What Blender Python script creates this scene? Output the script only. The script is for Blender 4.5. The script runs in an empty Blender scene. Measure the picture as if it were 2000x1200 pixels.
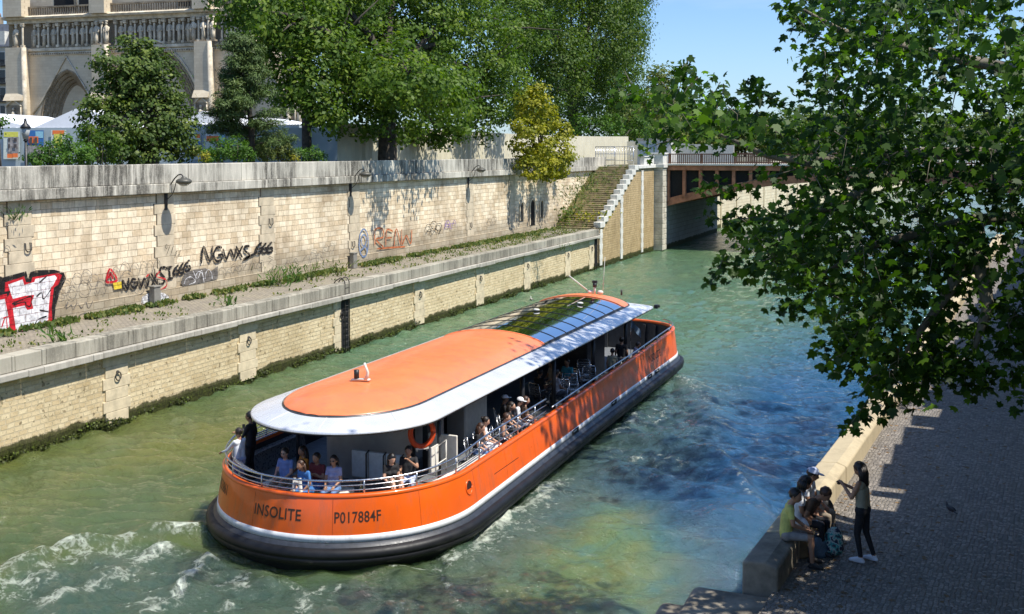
import bpy, bmesh, math, random
import numpy as np
from mathutils import Vector, Matrix
R = math.radians
rng = np.random.default_rng(7)
random.seed(7)
S = bpy.context.scene
COL = S.collection

# ------------------------------------------------------------------ survey of the place
# World: X across the river (towards the right bank), Y along the river, Z up from the water. Camera on the bridge at 9.7 m.
F_, H_, PITCH, CX, HY = 2100.0, 9.7, R(2.5), 1000.0, 296.0
CY = HY + F_*math.tan(PITCH)
YAW = math.atan((1869-1000)/(F_/math.cos(PITCH)))
fw = np.array([-math.sin(YAW)*math.cos(PITCH), math.cos(YAW)*math.cos(PITCH), -math.sin(PITCH)])
rt = np.array([math.cos(YAW), math.sin(YAW), 0.0])
up = np.cross(rt, fw)
def ray(x, y): return fw*F_ + rt*(x-CX) - up*(y-CY)
def atz(x, y, z=0.0):
    d = ray(x, y); t = (z-H_)/d[2]; return Vector((d[0]*t, d[1]*t, z))
def atX(x, y, X):
    d = ray(x, y); t = X/d[0]; return Vector((X, d[1]*t, H_+d[2]*t))
def atY(x, y, Y):
    d = ray(x, y); t = Y/d[1]; return Vector((d[0]*t, Y, H_+d[2]*t))
def atD(x, y, D):
    d = ray(x, y)/F_*D; return Vector((d[0], d[1], H_+d[2]))

# ------------------------------------------------------------------ object helpers
def link(o, parent=None):
    COL.objects.link(o)
    if parent is not None: o.parent = parent
    return o
def tag(o, label=None, cat=None, group=None, kind=None):
    if label: o['label'] = label
    if cat: o['category'] = cat
    if group: o['group'] = group
    if kind: o['kind'] = kind
    return o
def empty(name, loc=(0,0,0), rz=0.0, label=None, cat=None, group=None):
    o = bpy.data.objects.new(name, None); o.location = loc; o.rotation_euler = (0,0,rz)
    o.empty_display_size = .2
    COL.objects.link(o); return tag(o, label, cat, group)
def copy_tree(o, parent=None):
    c = o.copy(); COL.objects.link(c)
    if parent is not None: c.parent = parent
    for ch in list(o.children): copy_tree(ch, c)
    return c

class MB:
    """collects verts/faces and builds ONE mesh object"""
    def __init__(s): s.v=[]; s.f=[]; s.m=[]; s.cur=0; s.sm=[]; s.smooth=False
    def add(s, vs, fs):
        b=len(s.v); s.v.extend([tuple(p) for p in vs])
        for f in fs:
            s.f.append(tuple(b+i for i in f)); s.m.append(s.cur); s.sm.append(s.smooth)
        return s
    def box(s, c, d, rz=0.0, tilt=None, taper=1.0):
        hx,hy,hz=d[0]/2,d[1]/2,d[2]/2
        pts=[Vector((x*hx*(taper if z>0 else 1),y*hy*(taper if z>0 else 1),z*hz)) for z in(-1,1) for y in(-1,1) for x in(-1,1)]
        M=Matrix.Rotation(rz,3,'Z')
        if tilt is not None: M=M@tilt
        pts=[M@p+Vector(c) for p in pts]
        return s.add(pts,[(0,2,3,1),(4,5,7,6),(0,1,5,4),(2,6,7,3),(0,4,6,2),(1,3,7,5)])
    def bb(s, x0,x1,y0,y1,z0,z1): return s.box(((x0+x1)/2,(y0+y1)/2,(z0+z1)/2),(abs(x1-x0),abs(y1-y0),abs(z1-z0)))
    def tube(s, pts, r, n=8, caps=True, flat=1.0):
        pts=[Vector(p) for p in pts]; k=len(pts)
        rs=r if isinstance(r,(list,tuple)) else [r]*k
        vs=[]; prev=None
        for i,p in enumerate(pts):
            t=(pts[min(i+1,k-1)]-pts[max(i-1,0)])
            if t.length<1e-9: t=Vector((0,0,1))
            t.normalize()
            if prev is None:
                a=Vector((0,0,1)) if abs(t.z)<.9 else Vector((1,0,0))
                u=t.cross(a).normalized()
            else:
                u=(prev-t*prev.dot(t)); u=u.normalized() if u.length>1e-6 else t.orthogonal().normalized()
            prev=u; w=t.cross(u)
            for j in range(n):
                a=2*math.pi*j/n; vs.append(p+(u*math.cos(a)+w*math.sin(a)*flat)*rs[i])
        fs=[(i*n+j,i*n+(j+1)%n,(i+1)*n+(j+1)%n,(i+1)*n+j) for i in range(k-1) for j in range(n)]
        if caps: fs+= [tuple(range(n-1,-1,-1)), tuple((k-1)*n+j for j in range(n))]
        o=s.smooth; s.smooth=True; s.add(vs,fs); s.smooth=o; return s
    def ball(s, c, r, nu=10, nv=7, rot=None):
        rr=r if isinstance(r,(list,tuple)) else (r,r,r); c=Vector(c)
        vs=[]
        for i in range(nv+1):
            th=math.pi*i/nv
            for j in range(nu):
                a=2*math.pi*j/nu; p=Vector((rr[0]*math.sin(th)*math.cos(a),rr[1]*math.sin(th)*math.sin(a),rr[2]*math.cos(th)))
                if rot is not None: p=rot@p
                vs.append(c+p)
        fs=[(i*nu+j,(i+1)*nu+j,(i+1)*nu+(j+1)%nu,i*nu+(j+1)%nu) for i in range(nv) for j in range(nu)]
        o=s.smooth; s.smooth=True; s.add(vs,fs); s.smooth=o; return s
    def grid(s, P, close_u=False):
        """P[i][j] -> points"""
        n=len(P); m=len(P[0]); vs=[p for row in P for p in row]
        fs=[]
        for i in range(n-1 if not close_u else n):
            for j in range(m-1):
                a=i*m+j; b=((i+1)%n)*m+j; fs.append((a,b,b+1,a+1))
        return s.add(vs,fs)
    def build(s, name, mats, parent=None, bevel=0.0, loc=None, bevseg=2, autosm=False):
        me=bpy.data.meshes.new(name); me.from_pydata(s.v,[],s.f); me.validate()
        ms=mats if isinstance(mats,(list,tuple)) else [mats]
        for m in ms: me.materials.append(m)
        if len(me.polygons)==len(s.m):
            me.polygons.foreach_set('material_index',s.m); me.polygons.foreach_set('use_smooth',s.sm)
        me.update()
        o=bpy.data.objects.new(name,me); link(o,parent)
        if loc is not None: o.location=loc
        if bevel>0:
            b=o.modifiers.new('b','BEVEL'); b.width=bevel; b.segments=bevseg; b.limit_method='ANGLE'; b.angle_limit=R(40)
        return o

# ------------------------------------------------------------------ material helpers
def nt(name):
    m=bpy.data.materials.new(name); m.use_nodes=True; t=m.node_tree; t.nodes.clear()
    out=t.nodes.new('ShaderNodeOutputMaterial'); b=t.nodes.new('ShaderNodeBsdfPrincipled')
    t.links.new(b.outputs[0],out.inputs[0]); return m,t,b
class G:
    def __init__(s,t): s.t=t
    def n(s,ty,**k):
        x=s.t.nodes.new(ty)
        for a,b in k.items():
            if a.startswith('i_'):
                key=a[2:]; key=int(key) if key.isdigit() else key.replace('_',' ')
                x.inputs[key].default_value=b
            else: setattr(x,a,b)
        return x
    def l(s,a,b): s.t.links.new(a,b)
    def pos(s): return s.n('ShaderNodeNewGeometry').outputs['Position']
    def obj(s): return s.n('ShaderNodeTexCoord').outputs['Object']
    def mapv(s,v,scale=(1,1,1),rot=(0,0,0),loc=(0,0,0)):
        m=s.n('ShaderNodeMapping'); s.l(v,m.inputs[0]); m.inputs['Scale'].default_value=scale; m.inputs['Rotation'].default_value=rot; m.inputs['Location'].default_value=loc; return m.outputs[0]
    def noise(s,v,scale,detail=4,rough=.6,dist=0.0):
        x=s.n('ShaderNodeTexNoise'); s.l(v,x.inputs['Vector']); x.inputs['Scale'].default_value=scale; x.inputs['Detail'].default_value=detail; x.inputs['Roughness'].default_value=rough; x.inputs['Distortion'].default_value=dist; return x.outputs['Fac']
    def ramp(s,f,stops,interp='LINEAR'):
        r=s.n('ShaderNodeValToRGB'); s.l(f,r.inputs[0]); e=r.color_ramp; e.interpolation=interp
        while len(e.elements)<len(stops): e.elements.new(0.5)
        for el,(p,c) in zip(e.elements,stops):
            el.position=p; el.color=(c,c,c,1) if isinstance(c,(int,float)) else (c[0],c[1],c[2],1)
        return r.outputs[0]
    def mix(s,f,a,b,mode='MIX'):
        m=s.n('ShaderNodeMix',data_type='RGBA',blend_type=mode)
        if isinstance(f,(int,float)): m.inputs[0].default_value=f
        else: s.l(f,m.inputs[0])
        for k,v in ((6,a),(7,b)):
            if isinstance(v,(tuple,list)): m.inputs[k].default_value=(v[0],v[1],v[2],1)
            else: s.l(v,m.inputs[k])
        return m.outputs[2]
    def math(s,op,a,b=0.0,c=None):
        m=s.n('ShaderNodeMath',operation=op)
        for k,v in ((0,a),(1,b)):
            if isinstance(v,(int,float)): m.inputs[k].default_value=v
            else: s.l(v,m.inputs[k])
        if c is not None: m.inputs[2].default_value=c
        return m.outputs[0]
    def sep(s,v):
        x=s.n('ShaderNodeSeparateXYZ'); s.l(v,x.inputs[0]); return x.outputs
    def comb(s,a,b,c=0.0):
        x=s.n('ShaderNodeCombineXYZ')
        for i,v in enumerate((a,b,c)):
            if isinstance(v,(int,float)): x.inputs[i].default_value=v
            else: s.l(v,x.inputs[i])
        return x.outputs[0]
    def bump(s,h,strength=.3,dist=.02,normal=None):
        b=s.n('ShaderNodeBump'); s.l(h,b.inputs['Height']); b.inputs['Strength'].default_value=strength; b.inputs['Distance'].default_value=dist
        if normal is not None: s.l(normal,b.inputs['Normal'])
        return b.outputs[0]
_mc={}
def plain(name,col,rough=.6,metal=0.0,var=.12,scale=6.0,bump=.0,spec=.5,coat=0.0):
    if name in _mc: return _mc[name]
    m,t,b=nt(name); g=G(t); v=g.obj()
    f=g.noise(v,scale,5,.65)
    dark=tuple(c*(1-var*1.6) for c in col); lite=tuple(min(1,c*(1+var)) for c in col)
    g.l(g.ramp(f,[(.3,dark),(.7,lite)]),b.inputs['Base Color'])
    b.inputs['Metallic'].default_value=metal; b.inputs['Specular IOR Level'].default_value=spec
    b.inputs['Coat Weight'].default_value=coat; b.inputs['Coat Roughness'].default_value=.12
    f2=g.noise(v,scale*3,3,.6)
    g.l(g.ramp(f2,[(.3,max(0.02,rough-.08)),(.7,min(1,rough+.08))]),b.inputs['Roughness'])
    if bump>0: g.l(g.bump(g.noise(v,scale*5,4,.6),bump,.01),b.inputs['Normal'])
    _mc[name]=m; return m

def masonry(name, axis='Y', bw=.55, bh=.27, mortar=.012, c1=(.62,.53,.37), c2=(.5,.4,.27), cm=(.3,.24,.16),
            stain=(.22,.2,.16), stain_amt=.45, algae=False, rough=.9, bumps=.6, streak=0.0, rub=0.0, lowdirt=None, spots=0.0, vein=0.0):
    m,t,b=nt(name); g=G(t); p=g.pos(); x,y,z=g.sep(p)
    h=y if axis=='Y' else (x if axis=='X' else None)
    if axis=='XY': uv=g.comb(x,y,0)
    else: uv=g.comb(h,z,0)
    if rub>0:
        nx=g.n('ShaderNodeTexNoise'); g.l(uv,nx.inputs['Vector']); nx.inputs['Scale'].default_value=1.4; nx.inputs['Detail'].default_value=3
        mx=g.n('ShaderNodeVectorMath',operation='MULTIPLY_ADD'); g.l(nx.outputs['Color'],mx.inputs[0]); mx.inputs[1].default_value=(rub,rub,0); g.l(uv,mx.inputs[2]); uv=mx.outputs[0]
    br=g.n('ShaderNodeTexBrick'); g.l(uv,br.inputs['Vector']); br.inputs['Scale'].default_value=1
    br.inputs['Brick Width'].default_value=bw; br.inputs['Row Height'].default_value=bh; br.inputs['Mortar Size'].default_value=mortar
    br.inputs['Mortar Smooth'].default_value=.3; br.inputs['Bias'].default_value=-.1; br.offset_frequency=2
    br.inputs['Color1'].default_value=(*c1,1); br.inputs['Color2'].default_value=(*c2,1); br.inputs['Mortar'].default_value=(*cm,1)
    br.squash_frequency=3; br.squash=.8
    n1=g.noise(p,.35,6,.7); n2=g.noise(p,9,4,.7); n3=g.noise(g.mapv(p,(1,1,.18)),2.2,6,.75)
    c=g.mix(g.ramp(n2,[(.35,0),(.75,.35)]),br.outputs['Color'],tuple(k*1.25 for k in c1))
    c=g.mix(g.ramp(n1,[(.48,0.0),(.72,stain_amt)]),c,stain)
    if streak>0: c=g.mix(g.ramp(n3,[(.45,0.0),(.62,streak)]),c,tuple(k*.55 for k in stain))
    if spots>0: c=g.mix(g.ramp(g.noise(p,5.5,3,.5),[(.62,0.0),(.68,spots)]),c,tuple(k*.35 for k in c2))
    if lowdirt is not None:
        zz=g.math('ADD',z,g.math('MULTIPLY',g.noise(p,.8,5,.7),-1.6)); c=g.mix(g.ramp(g.math('SUBTRACT',zz,lowdirt),[(0.0,.6),(.9,0.0)]),c,(.2,.17,.12))
    if algae:
        zz=g.math('SUBTRACT',z,g.math('MULTIPLY',g.noise(p,1.5,5,.7),.55))
        c=g.mix(g.ramp(zz,[(0.0,1.0),(.16,.9),(.22,0.0)]),c,g.ramp(n2,[(.35,(.02,.02,.008)),(.65,(.06,.07,.015))]))
    g.l(c,b.inputs['Base Color']); b.inputs['Roughness'].default_value=rough; b.inputs['Specular IOR Level'].default_value=.2
    hgt=g.mix(.5,br.outputs['Fac'],n2); inv=g.math('SUBTRACT',g.math('MULTIPLY',n2,.5),br.outputs['Fac'])
    g.l(g.bump(inv,bumps,.03),b.inputs['Normal'])
    return m

def weathered(name, col=(.55,.53,.47), dark=(.09,.085,.08), joints=1.9, amt=.8, axis='Y', thr=.38):
    m,t,b=nt(name); g=G(t); p=g.pos(); x,y,z=g.sep(p)
    n3=g.noise(g.mapv(p,(1,1,.12)),3.0,7,.75); n1=g.noise(p,.22,3,.6); n2=g.noise(p,14,4,.7)
    br=g.n('ShaderNodeTexBrick'); g.l(g.comb(y if axis=='Y' else x,z,0),br.inputs['Vector']); br.inputs['Scale'].default_value=1
    br.inputs['Brick Width'].default_value=joints; br.inputs['Row Height'].default_value=50; br.inputs['Mortar Size'].default_value=.012; br.offset=0
    br.inputs['Color1'].default_value=(1,1,1,1); br.inputs['Color2'].default_value=(.72,.72,.72,1); br.inputs['Mortar'].default_value=(.25,.23,.2,1)
    f=g.math('MULTIPLY',g.ramp(n3,[(thr,0.0),(thr+.2,1.0)]),g.ramp(n1,[(.38,.18),(.56,1.0)]))
    c=g.mix(g.math('MULTIPLY',f,amt),col,dark)
    c=g.mix(.9,c,br.outputs['Color'],'MULTIPLY')
    c=g.mix(g.ramp(n2,[(.5,0),(.8,.4)]),c,tuple(k*1.2 for k in col))
    g.l(c,b.inputs['Base Color']); b.inputs['Roughness'].default_value=.9; b.inputs['Specular IOR Level'].default_value=.2
    g.l(g.bump(n2,.4,.01),b.inputs['Normal']); return m

def leafmat(name, a, bcol, hi=None, trans=.35, gloss=.35):
    m=bpy.data.materials.new(name); m.use_nodes=True; t=m.node_tree; t.nodes.clear(); g=G(t)
    out=g.n('ShaderNodeOutputMaterial'); pb=g.n('ShaderNodeBsdfPrincipled'); tr=g.n('ShaderNodeBsdfTranslucent'); mx=g.n('ShaderNodeMixShader')
    at=g.n('ShaderNodeAttribute',attribute_name='rnd'); f=at.outputs['Fac']
    hi=hi or tuple(min(1,k*1.5) for k in bcol)
    c=g.ramp(f,[(0.0,a),(.6,bcol),(1.0,hi)]); g.l(c,pb.inputs['Base Color']); pb.inputs['Roughness'].default_value=gloss+.18
    pb.inputs['Specular IOR Level'].default_value=.22
    g.l(g.mix(1.0,c,(1.5,1.7,.55),'MULTIPLY'),tr.inputs[0]); mx.inputs[0].default_value=trans
    g.l(pb.outputs[0],mx.inputs[1]); g.l(tr.outputs[0],mx.inputs[2]); g.l(mx.outputs[0],out.inputs[0]); return m

# ------------------------------------------------------------------ foliage
DIA=np.array([(0,0),(-.32,.45),(0,1),(.32,.45)])
PLANE=np.array([(0,0),(-.22,-.1),(-.52,.18),(-.34,.34),(-.5,.66),(-.2,.6),(0,1.0),(.2,.6),(.5,.66),(.34,.34),(.52,.18),(.22,-.1)])
ROUND=np.array([(0,0),(-.34,.25),(-.3,.7),(0,1.0),(.3,.7),(.34,.25)])
NEEDLE=np.array([(0,0),(-.09,.5),(0,1),(.09,.5)])
def leaves_mesh(name, P, Nrm, size, shape, mat, parent=None, seed=0, fold=.18, updir=None, rndscale=1.0, tint=None):
    r=np.random.default_rng(seed); n=len(P); k=len(shape)
    Nn=Nrm/np.maximum(np.linalg.norm(Nrm,axis=1,keepdims=True),1e-6)
    a=r.normal(size=(n,3)) if updir is None else updir
    u=a-(a*Nn).sum(1,keepdims=True)*Nn; u/=np.maximum(np.linalg.norm(u,axis=1,keepdims=True),1e-6)
    w=np.cross(Nn,u); sz=(size*r.uniform(.65,1.25,n))[:,None]
    V=np.empty((n,k,3))
    for i,(sx,sy) in enumerate(shape):
        V[:,i,:]=P+(w*sx+u*(sy-.4)-Nn*(abs(sx)*fold+ (sy-.4)**2*.25))*sz
    me=bpy.data.meshes.new(name); me.vertices.add(n*k); me.vertices.foreach_set('co',V.reshape(-1))
    me.loops.add(n*k); me.loops.foreach_set('vertex_index',np.arange(n*k,dtype=np.int32))
    me.polygons.add(n); me.polygons.foreach_set('loop_start',np.arange(0,n*k,k,dtype=np.int32)); me.polygons.foreach_set('loop_total',np.full(n,k,dtype=np.int32))
    at=me.attributes.new('rnd','FLOAT','POINT'); rv=r.random(n) if tint is None else np.clip(tint+r.normal(0,.12,n),0,1)
    at.data.foreach_set('value',np.repeat(rv,k).astype(np.float32))
    me.materials.append(mat); me.update(calc_edges=True); o=bpy.data.objects.new(name,me); return link(o,parent)
def clumps(blobs, leaf_per, sub_r, seed, shell=.75, drop=0.0):
    """blobs (c, (rx,ry,rz), nclumps) -> leaf centres, outward normals, tint"""
    r=np.random.default_rng(seed); P=[];N=[];T=[]
    for c,rad,nc in blobs:
        c=np.array(c); rad=np.array(rad if hasattr(rad,'__len__') else (rad,)*3)
        d=r.normal(size=(nc,3)); d/=np.linalg.norm(d,axis=1,keepdims=True)
        rr=np.where(r.random(nc)<shell,r.uniform(.8,1.05,nc),r.uniform(.3,.85,nc))[:,None]
        cc=c+d*rad*rr
        for i in range(nc):
            m=leaf_per if isinstance(leaf_per,int) else leaf_per
            q=r.normal(size=(m,3))*sub_r*np.array((1,1,.6)); p=cc[i]+q
            P.append(p); N.append(d[i]*.7+q/sub_r*.35+np.array((0,0,.55))+r.normal(size=(m,3))*.45)
            T.append(np.full(m,r.uniform(.15,.85)))
    return np.concatenate(P),np.concatenate(N),np.concatenate(T)
# ------------------------------------------------------------------ camera, light
cam=bpy.data.cameras.new('camera'); co=bpy.data.objects.new('camera',cam); COL.objects.link(co)
co.location=(0,0,H_); co.rotation_euler=(R(90)-PITCH,0,YAW)
cam.sensor_width=36; cam.lens=F_/2000*36; cam.shift_x=0; cam.shift_y=-(600-CY)/2000; cam.clip_start=.3; cam.clip_end=6000
S.camera=co
SUN_EL=R(60); SUN_AZ=R(-3)       # azimuth measured from +X towards +Y
sd=Vector((math.cos(SUN_EL)*math.cos(SUN_AZ),math.cos(SUN_EL)*math.sin(SUN_AZ),math.sin(SUN_EL)))
sl=bpy.data.lights.new('sun','SUN'); sl.energy=4.8; sl.angle=R(.53); sl.color=(1,.95,.86)
so=bpy.data.objects.new('sun',sl); so.rotation_euler=sd.to_track_quat('Z','Y').to_euler(); so.location=(30,0,60); COL.objects.link(so)
W=bpy.data.worlds.new('World'); S.world=W; W.use_nodes=True; t=W.node_tree; t.nodes.clear(); g=G(t)
sky=g.n('ShaderNodeTexSky',sky_type='NISHITA'); sky.sun_disc=False; sky.sun_elevation=SUN_EL
# sky rotation: 0 puts the sun on +Y, positive turns clockwise
sky.sun_rotation=R(90)-SUN_AZ; sky.air_density=1.0; sky.dust_density=.6; sky.ozone_density=2.5
tc=g.n('ShaderNodeTexCoord').outputs['Generated']
cl=g.noise(g.mapv(tc,(1,1,3.2),loc=(.3,.2,0)),2.3,8,.62,.3)
_,_,zc=g.sep(tc)
cf=g.math('MULTIPLY',g.ramp(cl,[(.46,0.0),(.72,.85)]),g.ramp(zc,[(.0,.8),(.5,.3)]))
hz=g.ramp(zc,[(.0,.30),(.12,.05),(.3,0.0)])
skc=g.mix(g.math('MULTIPLY',g.math('MAXIMUM',cf,hz),.7),g.mix(1.0,sky.outputs[0],(.72,.90,1.14),'MULTIPLY'),(4.6,5.6,7.2))
bg=g.n('ShaderNodeBackground'); g.l(skc,bg.inputs[0]); bg.inputs[1].default_value=.115
wo=g.n('ShaderNodeOutputWorld'); g.l(bg.outputs[0],wo.inputs[0])
S.view_settings.view_transform='Standard'; S.view_settings.look='None'; S.view_settings.exposure=.5; S.view_settings.gamma=1
S.render.engine='CYCLES'; S.cycles.max_bounces=6; S.cycles.diffuse_bounces=3; S.cycles.transparent_max_bounces=8; S.cycles.caustics_reflective=False; S.cycles.caustics_refractive=False
try: S.cycles.use_denoising=True
except Exception: pass

# ------------------------------------------------------------------ key dimensions
XQ=-27.2      # river face of the low left quay
XW=-31.2      # river face of the upper left wall
ZQ=3.2        # low quay paving
ZP=9.16       # top of the parapet
ZS=8.15       # street level, left bank
YST=84.8      # foot of the stairs
YBR=104.0     # near face of the bridge
YBF=129.0     # far face of the bridge
ZR=2.63       # right quay paving
def kx(Y): return -3.12+(Y-17.3)*.080      # river edge of the right kerb

# ------------------------------------------------------------------ water
def vnoise(x,y,seed,oct=4,pers=.5):
    r=np.random.default_rng(seed); tot=np.zeros_like(x); amp=1.0; nrm=0
    for o in range(oct):
        T=r.random((64,64)); xi=np.floor(x).astype(int); yi=np.floor(y).astype(int); fx=x-xi; fy=y-yi
        fx=fx*fx*(3-2*fx); fy=fy*fy*(3-2*fy)
        g=lambda a,b:T[(xi+a)%64,(yi+b)%64]
        v=g(0,0)*(1-fx)*(1-fy)+g(1,0)*fx*(1-fy)+g(0,1)*(1-fx)*fy+g(1,1)*fx*fy
        tot+=amp*(v-.5)*2; nrm+=amp; amp*=pers; x=x*2.03+13.7; y=y*2.03+5.1
    return tot/nrm
def segd(x,y,pts):
    """distance to polyline, param 0..1, signed side"""
    best=np.full(x.shape,1e9); par=np.zeros_like(x); side=np.zeros_like(x); n=len(pts)-1
    for i in range(n):
        ax,ay=pts[i][0],pts[i][1]; bx,by=pts[i+1][0],pts[i+1][1]; dx,dy=bx-ax,by-ay; L=dx*dx+dy*dy
        tt=np.clip(((x-ax)*dx+(y-ay)*dy)/L,0,1); px=ax+tt*dx-x; py=ay+tt*dy-y; d=np.hypot(px,py)
        s=np.sign(dx*(y-ay)-dy*(x-ax)); m=d<best; best=np.where(m,d,best); par=np.where(m,(i+tt)/n,par); side=np.where(m,s,side)
    return best,par,side
W2=lambda L:[tuple(atz(a,b,0))[:2] for a,b in L]
xs=np.concatenate([np.arange(-36,-30,1.0),np.arange(-30,-1,.11),np.arange(-1,12,.5),np.arange(12,40,2.0)])
ys=[3.0]
while ys[-1]<17: ys.append(ys[-1]+.5)
while ys[-1]<46: ys.append(ys[-1]+.11)
while ys[-1]<420: ys.append(ys[-1]+max(.12,.003*ys[-1]+(ys[-1]-46)*.012))
ys=np.array(ys); GX,GY=np.meshgrid(xs,ys)
def waves(x,y):
    z=np.zeros_like(x); r=np.random.default_rng(3)
    wx=x+.8*vnoise(x*.25,y*.25,91,2); wy=y+.8*vnoise(x*.22,y*.22,92,2)
    for L,A,th in ((3.4,.036,1.2),(2.3,.034,1.9),(1.5,.034,.8),(1.0,.026,1.6),(.72,.021,2.3),(.5,.014,1.1)):
        for j in range(3):
            a=th+r.uniform(-.45,.45); k=2*math.pi/(L*r.uniform(.8,1.2)); z+=A*.6*np.sin(k*(wx*math.cos(a)+wy*math.sin(a))+r.uniform(0,6.3))
    z+=.05*vnoise(x*.5,y*.7,11,5,.6)
    return z
Z=waves(GX,GY)*np.where(GY>60,np.maximum(.45,1-(GY-60)/150),1)
foam=np.zeros_like(GX); murk=np.zeros_like(GX)
fn=vnoise(GX*2.2,GY*2.2,21,5,.65); fn2=vnoise(GX*.9,GY*.9,22,4,.6)
def ridge(pts,h,wf,wb,foamA=0,fw_=.5,foffs=0.0,fade=(0,0)):
    global Z,foam
    d,p,s=segd(GX,GY,W2(pts)); sd_=d*s
    w=np.where(s>0,wf,wb); env=np.clip(p/(fade[0]+1e-6),0,1)*np.clip((1-p)/(fade[1]+1e-6),0,1)
    Z+=h*np.exp(-(d/w)**2)*env
    if foamA>0:
        foam=np.maximum(foam,foamA*np.exp(-((sd_-foffs)/fw_)**2)*env*np.clip(.75+fn*1.1,0,1.3))
# stern wave on the left with its broken crest, and the streaks behind it
ridge([(-30,1150),(120,1088),(240,1064),(300,1055),(370,1052),(420,1046)],.36,.6,.35,1.15,.30,0,(0,.1))
ridge([(-30,1180),(90,1120),(190,1095),(300,1085),(380,1070)],.12,.5,.5,.8,.65,0,(0,.2))
ridge([(60,1200),(150,1160),(240,1125),(320,1085),(360,1068)],.14,.35,.5,.95,.26,0,(.1,.2))
ridge([(270,1210),(330,1180),(365,1140),(390,1112),(425,1095)],.14,.3,.3,1.15,.22,0,(0,.1))
ridge([(560,1125),(575,1150),(610,1200)],.03,.3,.3,.75,.16,0,(.1,0))
ridge([(440,1112),(520,1118),(560,1124)],.03,.3,.3,.7,.10,0,(.2,.2))
ridge([(640,1140),(600,1175),(560,1215)],.03,.3,.3,.8,.14,0,(.1,0))
ridge([(668,1140),(640,1180),(625,1205)],.02,.3,.3,.6,.10,0,(.1,0))
ridge([(860,1125),(875,1150),(900,1190)],.06,.2,.2,.9,.10,0,(.1,.1))
ridge([(740,1118),(790,1112),(860,1112)],.02,.2,.2,.7,.10,0,(.1,0))
# spray along the hull
ridge([(850,1115),(930,1060),(1010,1000),(1070,958),(1120,925)],.08,.5,.5,1.0,.42,0,(.1,.2))
ridge([(880,1120),(970,1060),(1060,985),(1130,925)],.02,.6,.6,.45,.7,0,(.1,.2))
ridge([(1195,858),(1225,835),(1245,815)],.14,.35,.35,1.0,.25,0,(.1,.1))
# turbulent patch and bow waves on the right
ridge([(1255,770),(1320,745),(1365,770),(1400,830),(1402,880)],.26,.7,.9,.5,.35,0,(.2,.3))
ridge([(1180,855),(1290,880),(1380,900),(1430,945),(1480,1010),(1500,1060)],.46,.42,1.2,.45,.14,.1,(.2,.1))
ridge([(1400,880),(1430,930),(1450,975),(1470,1005)],.05,.3,.3,.8,.08,0,(.1,.1))
ridge([(1130,1010),(1250,1040),(1390,1085),(1440,1130)],.12,.8,1.0,.15,.2,0,(.2,.2))
ridge([(1120,900),(1250,935),(1350,975),(1430,1060),(1450,1120)],.22,.7,1.0,.12,.15,0,(.2,.1))
ridge([(1290,800),(1380,840),(1440,900),(1500,960)],.14,.6,.9,.1,.12,0,(.2,.2))
def patch(pts_px,soft,amp,fo,freq=1.6,seed=31):
    global Z,foam
    P=np.array(W2(pts_px)); c=P.mean(0)
    ins=np.zeros(GX.shape,bool); n=len(P); j=n-1
    for i in range(n):
        xi,yi=P[i]; xj,yj=P[j]; ins^=((yi>GY)!=(yj>GY))&(GX<(xj-xi)*(GY-yi)/(yj-yi+1e-12)+xi); j=i
    d,_,_=segd(GX,GY,list(map(tuple,P))+[tuple(P[0])]); m=np.clip(np.where(ins,d,0)/soft,0,1)
    Z+=m*amp*(1.2*vnoise(GX*freq,GY*freq,seed,5,.62)+.6*np.abs(vnoise(GX*freq*.6,GY*freq*.6,seed+1,4,.6)))
    rdg=1-np.abs(vnoise(GX*freq*1.1,GY*freq*1.1,seed+2,4,.6))*5
    foam=np.maximum(foam,m*fo*np.clip(rdg,0,1)*np.clip(.4+fn2*2.2,0,1)); return m
m1=patch([(1235,790),(1300,745),(1375,775),(1412,850),(1440,920),(1380,960),(1250,965),(1130,960),(1140,900)],1.3,.22,.95)
m2=patch([(0,1130),(300,1062),(450,1075),(560,1120),(800,1118),(860,1200),(860,1260),(-50,1260)],.9,.14,.85,1.5,41)
m3=patch([(880,1120),(1130,930),(1330,980),(1440,1080),(1420,1260),(850,1260)],2.6,.08,.35,1.3,51)
murk=np.clip(m1*.9+m2*.85,0,1)
green=np.clip(m3*m3*(3-2*m3)*.75,0,1)
# clear band of calm flow under the hull
V=np.stack([GX,GY,Z],-1); ny,nx=GX.shape
idx=np.arange(ny*nx).reshape(ny,nx); Fq=np.stack([idx[:-1,:-1],idx[:-1,1:],idx[1:,1:],idx[1:,:-1]],-1).reshape(-1,4)
me=bpy.data.meshes.new('river_water'); me.vertices.add(ny*nx); me.vertices.foreach_set('co',V.reshape(-1)); nf=len(Fq)
me.loops.add(nf*4); me.loops.foreach_set('vertex_index',Fq.reshape(-1).astype(np.int32)); me.polygons.add(nf)
me.polygons.foreach_set('loop_start',np.arange(0,nf*4,4,dtype=np.int32)); me.polygons.foreach_set('loop_total',np.full(nf,4,dtype=np.int32))
me.polygons.foreach_set('use_smooth',np.ones(nf,bool))
for nm,A in (('foam',foam),('murk',murk),('green',green)):
    a=me.attributes.new(nm,'FLOAT','POINT'); a.data.foreach_set('value',A.reshape(-1).astype(np.float32))
me.update(calc_edges=True)
m,t,b=nt('water'); g=G(t); p=g.pos()
big=g.noise(g.mapv(p,(.11,.05,1),rot=(0,0,.3)),1.0,3,.6,.4)
_,yy,_=g.sep(p)
silt_refl=g.ramp(big,[(.38,(.080,.086,.016)),(.62,(.040,.064,.020))])
silt_refl=g.mix(g.ramp(g.math('MULTIPLY',yy,.01),[(.30,0.0),(.5,.45)]),silt_refl,(.055,.15,.10))
xx,yy2,_=g.sep(p)
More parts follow.
